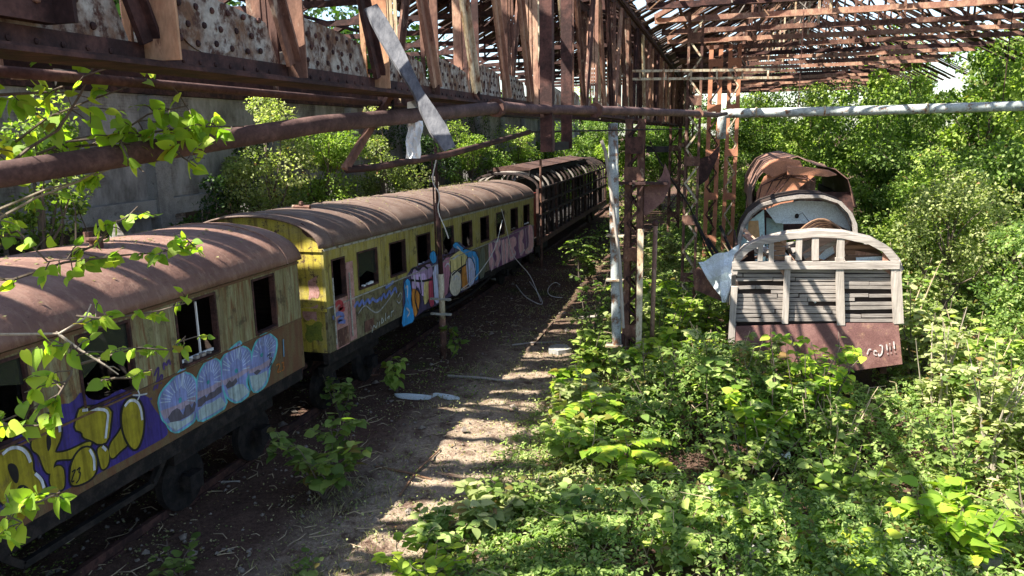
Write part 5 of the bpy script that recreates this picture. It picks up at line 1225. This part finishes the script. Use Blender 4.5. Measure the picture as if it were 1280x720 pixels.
# cluster leaves in rosettes
cx, cy = np.round(x/.16)*.16+.04*rng.normal(size=n), np.round(y/.16)*.16+.04*rng.normal(size=n)
mixf = .45; x = x*(1-mixf)+cx*mixf; y = y*(1-mixf)+cy*mixf
N = rng.normal(size=(n, 3))*.5+UP+np.array([-.25, -.2, 0]); D = rdir(n)*np.array([1, 1, .4])-UP*.2
tint = np.where(rng.random(n) < .04, 0, np.clip(.42+.22*snoise(x, y, 31, 1.2)+.26*rng.normal(size=n), .07, 1))
sp = snoise(x, y, 33, .7)
sel = sp+.25*rng.normal(size=n) > .25
S = (.06+.075*rng.random(n)**1.4)*np.where(y > 22, 1.35, 1)
for nm, q, lm in (('bramble_undergrowth', ~sel, 'leaf_bramble'), ('weed_undergrowth', sel, 'leaf_pale')):
    o = leaves(nm, np.stack([x, y, z], 1)[q], D[q], N[q], S[q]*(1.0 if nm[0] == 'b' else 1.25), T_TRI if nm[0] == 'b' else T_LANCE, lm, rnd=tint[q])
    tagit(o, {'bramble_undergrowth': 'green bramble thicket covering the ground right of the path', 'weed_undergrowth': 'pale leaved weeds growing in patches through the brambles'}[nm], 'undergrowth', kind='stuff')
# arching stems and dry twigs in the thicket
mb = MB()
for k in range(1500):
    a, b = rng.uniform(-3.4, 8), 7+28*rng.random()**1.7
    if .3 < a < 3.5 and b > 14.6: continue
    hh = float(bh(np.array(a), np.array(b))); th = rng.uniform(0, 6.28); l_ = rng.uniform(.2, .8); z0 = float(gh(a, b))
    p = np.array([a, b, z0]); q = p+np.array([l_*math.cos(th), l_*math.sin(th), hh*rng.uniform(.3, 1.05)])
    mid = (p+q)/2+UP*hh*rng.uniform(.1, .5)
    mb.tube([p, mid, q], [.008, .007, .004], 3, cap=False)
single('dry_stems', mb, 'dead', 'tangle of dry arching bramble stems among the leaves', 'undergrowth', kind='stuff')
# low weeds and straw beside the path
def carpet(nm, lab, n, fx, dens, lm, s0, s1, zr, cat, tpl=T_FAR):
    x, y = fx(n); k = rng.random(len(x)) < dens(x, y); x, y = x[k], y[k]; n = len(x)
    z = gh(x, y)+.01+zr*rng.random(n)**1.5
    N = rng.normal(size=(n, 3))*.5+UP*(1 if tpl is T_FAR else .1); D = rdir(n)*np.array([1, 1, .4])+(UP*1.2 if tpl is T_BLADE else 0)
    o = leaves(nm, np.stack([x, y, z], 1), D, N, s0+(s1-s0)*rng.random(n), tpl, lm); tagit(o, lab, cat, kind='stuff')
carpet('low_weeds', 'sparse low weeds along the edge of the dirt path', 46000, lambda n: scatter(n, -5.2, -1.5, 7, 40, 1.4),
       lambda x, y: np.clip(.08+.55*(snoise(x, y, 41, 1.6) > .15)*np.clip((x+4.6)/1.8, 0, 1)+.8*np.clip((x+3.9)/.9, 0, 1)*np.clip((13.5-y)/2, .25, 1), 0, 1), 'leaf_pale', .025, .06, .16, 'weeds')
carpet('dry_grass', 'straw coloured dry grass tufts on the dirt path', 22000, lambda n: scatter(n, -6.2, -1.8, 7, 36, 1.4),
       lambda x, y: np.clip(.05+.7*(snoise(x, y, 43, 1.9) > .45)+.4*np.clip((x+4)/1.2, 0, 1), 0, 1), 'straw', .05, .14, .02, 'grass', T_BLADE)
carpet('track_weeds', 'dark sparse weeds on the ballast beside the left carriages', 15000, lambda n: scatter(n, -9.5, -4.8, 6.5, 34, 1.3),
       lambda x, y: np.clip(.75*(snoise(x, y, 45, 1.1) > .3), 0, 1), 'leaf_wood', .02, .06, .2, 'weeds')
carpet('leaf_litter', 'brown leaf litter and chips scattered over the path', 36000, lambda n: scatter(n, -9, -1.2, 6.5, 36, 1.4),
       lambda x, y: np.clip(.3+.5*(snoise(x, y, 47, 1.7) > 0), 0, 1), 'straw', .015, .05, .01, 'leaf litter')
carpet('back_weeds', 'weeds growing between the left carriages and the hall wall', 9000, lambda n: scatter(n, -12.9, -10.1, 8, 46, 1.2),
       lambda x, y: np.full(len(x), .9), 'leaf_wood', .05, .12, .9, 'weeds')
carpet('far_undergrowth', 'green ground cover at the far end of the path', 26000, lambda n: (rng.uniform(-6.4, 12, n), rng.uniform(30, 62, n)),
       lambda x, y: np.clip(.9-.85*np.exp(-((x+3.6)/1.2)**2), 0, 1), 'leaf_bramble', .08, .2, .8, 'undergrowth')

BXN = {}
# saplings and single shrubs
def sapling(name, label, cat, loc, h, r, n, lm, ls, stems=4, bark='bark', spread=1.0, tpl=T_NEAR, droop=.5, up=.9, group=None, lo=.25):
    loc = np.array(loc, float); t = Thing(name, label, cat, loc, group); mb = MB(); ends = []
    for k in range(stems):
        a = 2*PI*k/stems+rng.uniform(-.4, .4); q = loc+np.array([r*spread*math.cos(a)*rng.uniform(.3, .9), r*spread*math.sin(a)*rng.uniform(.3, .9), h*rng.uniform(.7, 1.0)])
        pts = twig(mb, loc-UP*.03, q, .012+.006*h, 6, .06, 5); ends.append(pts)
        for j in (2, 3, 4, 5):
            b = rng.uniform(0, 6.28); e = pts[j]+np.array([math.cos(b), math.sin(b), rng.uniform(.1, .6)])*r*.35; ends.append(twig(mb, pts[j], e, .006, 3, .1, 4))
    t.part('stem', mb, bark)
    P, D = [], []
    for i in range(n):
        pt = ends[rng.integers(0, len(ends))]; f = rng.uniform(lo, 1)*(len(pt)-1.001); j = int(f); p = pt[j]+(pt[j+1]-pt[j])*(f-j)
        b = rng.uniform(0, 6.28); d = np.array([math.cos(b), math.sin(b), rng.uniform(-droop, .25)]); P.append(p+d*.03); D.append(d)
    D = np.array(D); N = rng.normal(size=(n, 3))*.3+UP*up
    leaves('leaves', P, D, N, ls*(.55+.75*rng.random(n)), tpl, lm, t.o, loc); return t
g = lambda a, b: onz(a, b, 0)
sapling('sapling', 'largest broad leaved sapling on the dirt path in front of the graffiti carriage', 'sapling', g(405, 622), 1.35, .95, 300, 'leaf_sap', .17, 10)
sapling('sapling', 'small upright yellow green sapling with drooping leaves below the second carriage', 'sapling', g(497, 490), .95, .28, 60, 'leaf_lime', .17, 3, droop=1.4)
sapling('sapling', 'dark leafy sapling in the shade by the gap between the two passenger carriages', 'sapling', g(425, 520), .95, .5, 120, 'leaf_sap', .13, 5)
sapling('sapling', 'little green sapling at the foot of the slim post with crossbars', 'sapling', g(566, 446), 1.0, .3, 36, 'leaf_wood', .18, 3, droop=1.2)
sapling('sapling', 'tall sapling climbing beside the foot of the near lattice column', 'sapling', g(770, 490), 1.3, .3, 70, 'leaf_lime', .15, 4, droop=1.2)
sapling('sapling', 'loose creeper like sapling left of the near lattice column on the path', 'sapling', g(742, 420), 2.1, .7, 190, 'leaf_wood', .13, 6, droop=.8)
sapling('sapling', 'low seedling in the bottom left corner beside the track', 'sapling', g(225, 722), .4, .45, 50, 'leaf_sap', .12, 5)
sapling('sapling', 'tiny seedling right of the track at the bottom of the picture', 'sapling', g(375, 722), .3, .3, 26, 'leaf_sap', .11, 4)
sapling('bush', 'bright lime broad leaved bush at the bottom edge beside the path', 'bush', g(525, 735), .55, .6, 150, 'leaf_front', .13, 7)
sapling('bush', 'yellow green bush at the bottom edge among the brambles', 'bush', g(1000, 735), .4, .55, 110, 'leaf_lime', .12, 7)
sapling('bush', 'bright green maple like bush in front of the wooden wagon skirt', 'bush', (1.75, 12.9, 0), 2.35, 1.0, 900, 'leaf_front', .13, 14, tpl=T_NEAR, lo=.3)
sapling('bush', 'green broad leaved bush in the shade left of the wooden wagon', 'bush', (-.1, 13.6, 0), 1.75, .8, 420, 'leaf_wood', .13, 9)
sapling('bush', 'yellowish loose bush right behind the near lattice column', 'bush', (-.95, 17.3, 0), 2.1, .9, 420, 'leaf_lime', .14, 9)
sapling('bush', 'sunny bush by the torn pale panel', 'bush', (-.2, 16.0, 0), 1.5, .6, 240, 'leaf_front', .12, 7)
sapling('bush', 'dusty green bush beside the foot of the second lattice column', 'bush', (-1.2, 21.0, 0), 1.6, .9, 380, 'leaf_lime', .15, 8)
sapling('bush', 'pale shrub between the second column and the derelict coach', 'bush', (-.2, 25.5, 0), 2.0, 1.0, 520, 'leaf_pale', .13, 9)
sapling('bush', 'low shrub on the far part of the path beside the burnt carriage', 'bush', (-4.6, 27.5, 0), 1.2, .7, 220, 'leaf_wood', .14, 6)
# fern like frond plants
def frond(mb, P, D, p, dirv, L_, n=11, ls=.16):
    p = np.array(p, float); d = np.array(dirv, float); d /= np.linalg.norm(d); pts = [p+d*L_*f+UP*(-.55*L_*f*f+.15*L_*f) for f in np.linspace(0, 1, 8)]
    mb.tube(pts, [.008*(1-.7*i/7) for i in range(8)], 4); s_ = np.cross(d, UP); s_ /= np.linalg.norm(s_)
    for f in np.linspace(.15, 1, n):
        i = min(int(f*7), 6); q = pts[i]+(pts[i+1]-pts[i])*(f*7-i)
        for sg in (-1, 1): P.append(q); D.append(s_*sg+d*.45-UP*.35)
for k, (loc, h, lab) in enumerate((((-2.0, 12.3, 0), .9, 'feathery frond plant leaning over the brambles beside the path'), ((-1.2, 10.9, 0), .75, 'second feathery frond plant, nearer the bottom edge'), ((-4.9, 27, 0), 1.7, 'feathery frond plant standing by the burnt carriage'))):
    t = Thing('frond_plant', lab, 'plant', loc); mb = MB(); P, D = [], []; loc = np.array(loc)
    mb.tube([loc, loc+UP*h*.6, loc+UP*h], [.02, .015, .01], 5)
    for j in range(9):
        a = j*2.4; frond(mb, P, D, loc+UP*h*(.55+.05*j), (math.cos(a), math.sin(a), .5), .75, 10)
    t.part('stalk', mb, 'leaf_wood' if False else 'bark'); n = len(P); leaves('leaflets', P, np.array(D)+rng.normal(size=(n, 3))*.1, np.tile(UP, (n, 1))+rng.normal(size=(n, 3))*.2, np.full(n, .15), T_NEAR, 'leaf_front' if k < 2 else 'leaf_wood', t.o, loc)
# pale twiggy shrubs at the right edge
for k, (x, y, h, r, lab) in enumerate(((5.1, 12.6, 4.0, 1.1, 'tallest pale twiggy shrub with sparse cream leaves at the right edge'), (4.2, 12.0, 2.2, .8, 'pale twiggy shrub close to the right corner of the wooden wagon'), (6.0, 14.2, 3.0, 1.0, 'pale twiggy shrub behind the tallest one at the right edge'), (4.7, 10.8, 1.6, .8, 'low pale twiggy shrub nearest the camera at right'), (3.9, 14.0, 2.3, .6, 'straggly pale shrub touching the wagon post'), (7.2, 16.2, 3.6, 1.1, 'sparse pale shrub in front of the thicket at the far right'))):
    sapling('twiggy_shrub', lab, 'shrub', (x, y, 0), h*1.1, r, 760, 'leaf_pale', .10, 9, bark='bark_pale', tpl=T_NEAR, lo=.2, spread=1.1)
BX = [(.0, 12.9, 1.55, .8), (1.0, 12.6, 1.5, .8), (1.9, 12.2, 1.25, .7), (-3.0, 9.2, .5, .5), (-3.5, 8.6, .4, .45), (-2.3, 13.0, 1.0, .6), (-1.1, 15.2, 1.3, .7), (-2.6, 16.2, 1.0, .6), (-1.9, 17.4, 1.4, .7), (-.4, 18.2, 1.6, .8), (-1.7, 19.6, 1.3, .8), (.9, 12.2, 1.2, .7), (4.4, 13.6, 1.5, .6), (4.6, 14.8, 2.0, .8), (.3, 13.6, 1.7, .8), (1.2, 13.5, 1.6, .8), (-.8, 13.2, 1.5, .8), (-2.6, 9.6, .55, .5), (-1.6, 9.0, .7, .6), (-.4, 8.9, .8, .6), (.6, 9.4, .9, .65), (1.7, 9.0, .6, .6), (3.0, 9.6, .9, .6), (4.0, 9.9, 1.0, .6), (-2.2, 11.4, .8, .6), (-.9, 12.6, .9, .6), (.6, 11.2, 1.0, .7), (1.9, 10.8, .8, .6), (3.4, 11.4, 1.2, .7), (-2.7, 14.0, .8, .5), (-1.6, 14.6, 1.0, .5), (4.4, 12.4, 1.3, .7), (5.4, 11.6, 1.5, .8), (6.3, 13.2, 1.8, .9), (-2.9, 18.0, 1.0, .6), (-2.4, 21.5, 1.1, .7), (-2.7, 25.0, 1.2, .8), (-1.9, 29.0, 1.5, .9), (4.3, 16.8, 1.9, .8), (4.6, 19.5, 2.2, .9)]
for k, (x, y, h, r_) in enumerate(sorted(BX, key=lambda q: q[0]/q[1])):
    lm = ['leaf_bramble', 'leaf_lime', 'leaf_pale', 'leaf_front', 'leaf_sap'][k*7 % 5]; cn = {'leaf_bramble': 'green', 'leaf_lime': 'lime green', 'leaf_pale': 'pale olive', 'leaf_front': 'bright yellow green', 'leaf_sap': 'dull green'}[lm]
    wh = 'at the bottom of the picture' if y < 10.2 else ('beside the right wagons' if x > 4.2 else ('along the far edge of the path' if y > 16 else 'in front of the wooden wagon'))
    cnb = BXN.setdefault((cn, wh), 0); BXN[(cn, wh)] += 1
    sapling('bush', f'{cn} bush {wh}, {ORD[cnb]} such from the left', 'bush', (x, y, 0), h*1.25, r_*1.2, int((220+230*h)), lm, [.13, .16, .10, .14, .18][k % 5], 6+k % 4, lo=.22, bark='dead' if k % 3 == 0 else 'bark', group='bushes rising from the brambles')
# ivy on wall
for k, (y0, y1, z0, z1, n, lab) in enumerate(((6.5, 13.2, .5, 3.9, 5200, 'dark ivy under the wall ledge behind the nearest carriage'), (16.3, 19.0, 1, 5.5, 3800, 'ivy curtain on the wall behind the front of the second carriage'), (26, 31, 1, 6, 5200, 'ivy mass high on the wall behind the second carriage middle'), (34, 44, 1, 6.8, 5200, 'ivy far along the wall behind the burnt carriage'))):
    y = rng.uniform(y0, y1, n); z = z0+(z1-z0)*rng.random(n)**.9
    kk = snoise(y, z, 61+k, 1.6) > -.25+.5*np.abs((y-(y0+y1)/2)/(y1-y0)); y, z = y[kk], z[kk]; n = len(y); x = -12.7+.35*rng.random(n)**2
    o = leaves('wall_ivy', np.stack([x, y, z], 1), rdir(n)-UP*.8, np.tile((1, 0, .4), (n, 1))+rng.normal(size=(n, 3))*.35, .06+.06*rng.random(n), T_FAR, 'leaf_dark'); tagit(o, lab, 'ivy')

# ------------------------------------------------------------ foreground tree at the left edge
tp = np.array([-3.9, 1.5, 0.0]); t = Thing('young_tree', 'young tree whose sunlit broad leaved branches reach in from the left edge', 'tree', tp)
mb = MB(); mb.tube([tp-UP*.1, tp+(.05, .05, 2.5), tp+(-.02, .1, 4.6), tp+(.05, .12, 6.8)], [.09, .07, .05, .03], 9); t.part('trunk', mb, 'bark', smooth=True)
BR = [   # (pixel path, depth start, depth end, leaves, scatter px, leaf size)
    ([(-70, 250), (0, 215), (40, 190), (75, 165), (100, 110), (125, 70), (140, 20)], 3.2, 3.4, 24, 16, .105),
    ([(-70, 130), (0, 120), (60, 115), (110, 95), (150, 80)], 3.1, 3.3, 26, 22, .10),
    ([(-60, 260), (20, 205), (90, 180), (140, 168), (190, 150), (235, 132)], 3.3, 3.7, 40, 20, .10),
    ([(70, 185), (130, 178), (200, 166), (255, 160), (305, 158)], 3.5, 3.8, 40, 13, .095),
    ([(-60, 200), (0, 190), (60, 150), (110, 130), (170, 105)], 3.5, 3.6, 34, 20, .09),
    ([(-60, 60), (0, 75), (50, 70), (100, 60)], 3.2, 3.3, 9, 12, .09),
    ([(205, 168), (225, 195), (245, 208)], 3.6, 3.5, 9, 9, .13),
    ([(150, 175), (162, 200), (180, 215)], 3.5, 3.4, 5, 6, .10),
    ([(-70, 310), (0, 262), (60, 240), (110, 222), (140, 210)], 3.4, 3.6, 17, 12, .075),
    ([(-70, 320), (0, 268), (50, 246), (90, 232), (120, 215)], 3.4, 3.5, 6, 12, .07),
    ([(85, 320), (120, 305), (140, 285), (160, 268), (172, 258)], 3.8, 4.0, 16, 12, .085),
    ([(-60, 300), (0, 300), (30, 290), (60, 325), (95, 322)], 3.5, 3.6, 18, 14, .085),
    ([(-60, 350), (20, 345), (80, 330), (150, 322), (200, 318), (245, 308)], 3.6, 3.9, 34, 11, .085),
    ([(-60, 420), (0, 418), (70, 415), (100, 395), (114, 380)], 3.3, 3.4, 3, 8, .07),
    ([(70, 415), (105, 440), (130, 452), (148, 468)], 3.35, 3.4, 0, 5, .07),
    ([(95, 395), (130, 395), (165, 392), (200, 385), (235, 378)], 3.5, 3.7, 19, 9, .085),
    ([(70, 500), (85, 470), (95, 440), (90, 430)], 3.2, 3.2, 15, 14, .105),
    ([(100, 455), (140, 445), (180, 438), (215, 436), (232, 420)], 3.5, 3.6, 14, 7, .075),
    ([(110, 480), (150, 470), (170, 470), (190, 462)], 3.4, 3.5, 7, 6, .075),
    ([(-60, 545), (0, 522), (40, 512), (75, 492)], 3.1, 3.2, 10, 10, .085),
    ([(-60, 560), (-10, 530), (20, 530), (50, 530), (75, 525)], 3.0, 3.05, 11, 8, .10),
    ([(-60, 650), (-10, 640), (20, 635), (50, 625), (75, 615)], 2.9, 3.0, 20, 13, .095),
    ([(-50, 620), (0, 645), (25, 650), (15, 665)], 2.9, 2.9, 9, 9, .10),
]
# small warm note: leaves hang from their own twig, pointing outward and down
P, D, N, S, TI = [], [], [], [], []
for bi, (pts, d0, d1, n, sc, ls) in enumerate(BR):
    W = [deep(a, b, d0+(d1-d0)*i/(len(pts)-1)) for i, (a, b) in enumerate(pts)]
    if pts[0][0] < -40:
        zt = np.clip(W[0][2]-.5, 1.5, 6.5); base = tp+np.array([0.03, .08, zt]); W = [base, (base+W[0])/2+UP*.1]+W
    for i in range(1, len(W)-1): W[i] = W[i]+rng.normal(size=3)*.012
    mb = MB(); mb.tube(W, list(np.linspace(.011 if len(W) > 6 else .007, .003, len(W))), 5)
    tw = []
    for k in range(max(2, int(n*.7))):
        i = rng.integers(max(1, len(W)-len(pts)), len(W)); f = rng.random(); p = W[i-1]*(1-f)+W[i]*f
        q = p+(rt*rng.normal()+up*rng.normal()*.8)*sc/FPX*d0*1.0+fw*rng.normal()*.12; mb.tube([p, (p+q)/2+UP*.01, q], [.0035, .003, .002], 4); tw.append((p, q))
    t.part('branch', mb, 'bark_pale' if bi in (8, 9, 13, 14) else 'bark')
    for k in range(int(n*2.3)):
        p, q = tw[rng.integers(0, len(tw))]; f = rng.uniform(.3, 1.05); c_ = p*(1-f)+q*f
        d = (q-p)/(np.linalg.norm(q-p)+1e-6)*.6+rdir(1)[0]*.8-UP*.35; P.append(c_); D.append(d)
        N.append(UP*.7+np.array([-.35, -.45, 0])+rng.normal(size=3)*.5); S.append(ls*rng.uniform(.4, .95)); TI.append(np.clip(rng.normal()*.25+.55, 0, 1))
leaves('foliage', P, D, N, S, T_NEAR, 'leaf_front', t.o, tp, np.array(TI))
for o_ in t.o.children:
    if o_.name.startswith('foliage'): o_.data.polygons.foreach_set('use_smooth', [True]*len(o_.data.polygons))

# ------------------------------------------------------------ debris on the ground
deb = [ # px a, px b, width, material, label
    ((560, 470), (642, 480), .07, 'wood_z', 'long pale branch lying across the sunny part of the path'),
    ((445, 445), (470, 440), .10, 'wood_dark', 'dark sleeper end beside the second carriage'),
    ((640, 432), (700, 428), .06, 'wood_y', 'slim batten on the path near the column'),
    ((668, 432), (692, 402), .05, 'rust_dark', 'thin dark rod lying on the far path'),
    ((236, 612), (300, 600), .06, 'wood_y', 'grey stick beside the track in the lower left'),
    ((470, 585), (540, 602), .05, 'wood_brown', 'brown branch on the pale ground near the bottom'),
    ((500, 620), (550, 565), .045, 'wood_brown', 'crooked stick crossing the pale part of the path'),
    ((790, 435), (828, 470), .09, 'wood_z', 'pale timber lying in the bushes behind the near column'),
    ((720, 400), (775, 396), .12, 'wood_z', 'light plank lying left of the near column'),
    ((800, 505), (850, 530), .04, 'wood_z', 'thin stick resting on the brambles'),
    ((390, 480), (475, 470), .05, 'rust', 'rusty rod lying near the second carriage bogie')]
for a, b, w_, m_, lab in deb:
    p, q = g(*a), g(*b); p[2] = gh(p[0], p[1])+w_/3; q[2] = gh(q[0], q[1])+w_/3; mb = MB()
    md = (p+q)/2+np.array([rng.normal()*.05, rng.normal()*.05, .02]); mb.tube([p, p*.6+md*.4, md, q], [w_*.5, w_*.45, w_*.45, w_*.3], 6 if w_ < .08 else 4); single('fallen_branch' if w_ < .08 else 'fallen_timber', mb, m_, lab, 'debris')
# flat broken slabs
for k, ((a, b), sx, sy, m_, lab) in enumerate((((520, 497), .5, .12, 'bluewhite', 'pale blue strip of sheeting on the path below the small sapling'), ((560, 500), .35, .1, 'bluewhite', 'short pale strip of sheeting next to the longer one'), ((700, 440), .35, .3, 'concrete', 'flat grey slab lying on the far path'), ((1180, 708), .65, .45, 'concrete', 'sunlit concrete block in the brambles at lower right'), ((935, 712), .3, .22, 'concrete', 'broken concrete lump at the bottom edge'), ((905, 640), .28, .25, 'concrete', 'small grey rubble lump under the brambles'), ((540, 590), .7, .5, 'concrete', 'broken concrete slab flush with the dirt path'), ((620, 350), .2, .12, 'white', 'small white scrap on the dark path'))):
    c_ = g(a, b); mb = MB(); ph = rng.uniform(-.4, .4); kk = 9; P_ = []
    for j in range(kk):
        an = 2*PI*j/kk; rr = rng.uniform(.75, 1.1); u_, v_ = sx*rr*math.cos(an), sy*rr*math.sin(an); P_.append((c_[0]+u_*math.cos(ph)-v_*math.sin(ph), c_[1]+u_*math.sin(ph)+v_*math.cos(ph), gh(c_[0], c_[1])+.0))
    hgt = {'bluewhite': .05, 'white': .04}.get(m_, .12 if k != 6 else .035)
    if k in (3, 4, 5): hgt = .34
    if k == 6: continue
    mb.prism(P_, (0, 0, hgt)); single('debris_slab', mb, m_, lab, 'debris')
# litter in the brambles
for k, (a, b, z_, m_, lab) in enumerate(((1000, 500, .5, 'bluewhite', 'crumpled pale blue sheet caught in the brambles'), (975, 525, .4, 'white', 'white plastic scrap caught in the brambles'), (988, 572, .35, 'white', 'white lid lying on the brambles'), (1022, 512, .5, 'mint', 'green plastic scrap beside the pale blue sheet'))):
    c_ = onz(a, b, z_); mb = MB(); V = [(c_[0]+.14*(i-2)+rng.normal()*.02, c_[1]+.1*(j-1)+rng.normal()*.02, c_[2]+rng.normal()*.05) for j in range(3) for i in range(4 if k != 2 else 3)]
    w_ = 4 if k != 2 else 3; F = [(j*w_+i, j*w_+i+1, (j+1)*w_+i+1, (j+1)*w_+i) for j in range(2) for i in range(w_-1)]; N_ = len(V)
    V += [(a_, b_, c__-.012) for a_, b_, c__ in V]; F += [tuple(q+N_ for q in f)[::-1] for f in F]; mb.add(V, F); single('plastic_scrap', mb, m_, lab, 'litter')
for nm_, y0_, y1_, ze_, sl_ in (('nearest', 2.5, 11, 3.42, 0), ('second', 12.3, 28, 3.49, -.0245)):
    n = 900; an = rng.normal(PI/2, .42, n).clip(.5, 2.6); y = rng.uniform(y0_, y1_, n); kk = snoise(y, an*3, 71, 1.4) > -.1; an, y = an[kk], y[kk]; n = len(y)
    XZ = np.array([archpt(q, -8.45, 1.51+.005, .66+.008, ze_) for q in an]); z = XZ[:, 1]+sl_*(y-y0_)
    o = leaves('roof_litter', np.stack([XZ[:, 0], y, z], 1), rdir(n)*np.array([1, 1, .1]), UP+rng.normal(size=(n, 3))*.15, .02+.05*rng.random(n), T_FAR, 'straw'); tagit(o, f'fallen leaves and dirt lying on the {nm_} carriage roof', 'leaf litter', kind='stuff')
# ballast and rubble
mb = MB()
for k in range(1500):
    a, b = rng.uniform(-9.6, -1.5), 6.5+26*rng.random()**1.5; s_ = rng.uniform(.012, .045)*(1 if rng.random() < .93 else 2.2)
    c_ = np.array([a, b, float(gh(a, b))+s_*.4]); V = c_+rng.normal(size=(6, 3))*.15*s_+np.array([(s_, 0, 0), (0, s_, 0), (-s_, 0, 0), (0, -s_, 0), (0, 0, s_*.7), (0, 0, -s_*.5)])
    mb.add(V, [(0, 1, 4), (1, 2, 4), (2, 3, 4), (3, 0, 4), (1, 0, 5), (2, 1, 5), (3, 2, 5), (0, 3, 5)])
single('rubble', mb, 'stone', 'small stones and rubble strewn over the path and ballast', 'rubble', kind='stuff')
mb = MB()
for k in range(420):
    a, b = rng.uniform(-9, -2), 6.8+18*rng.random()**1.5; th = rng.uniform(0, 3.14); l_ = rng.uniform(.1, .4); z_ = float(gh(a, b))+.02
    mb.tube([(a, b, z_), (a+l_*math.cos(th)/2, b+l_*math.sin(th)/2, z_+rng.uniform(0, .04)), (a+l_*math.cos(th+.3), b+l_*math.sin(th+.3), z_)], [.008, .007, .004], 4, cap=False)
single('twig_litter', mb, 'dead', 'broken twigs and splinters littering the path', 'twigs', kind='stuff')
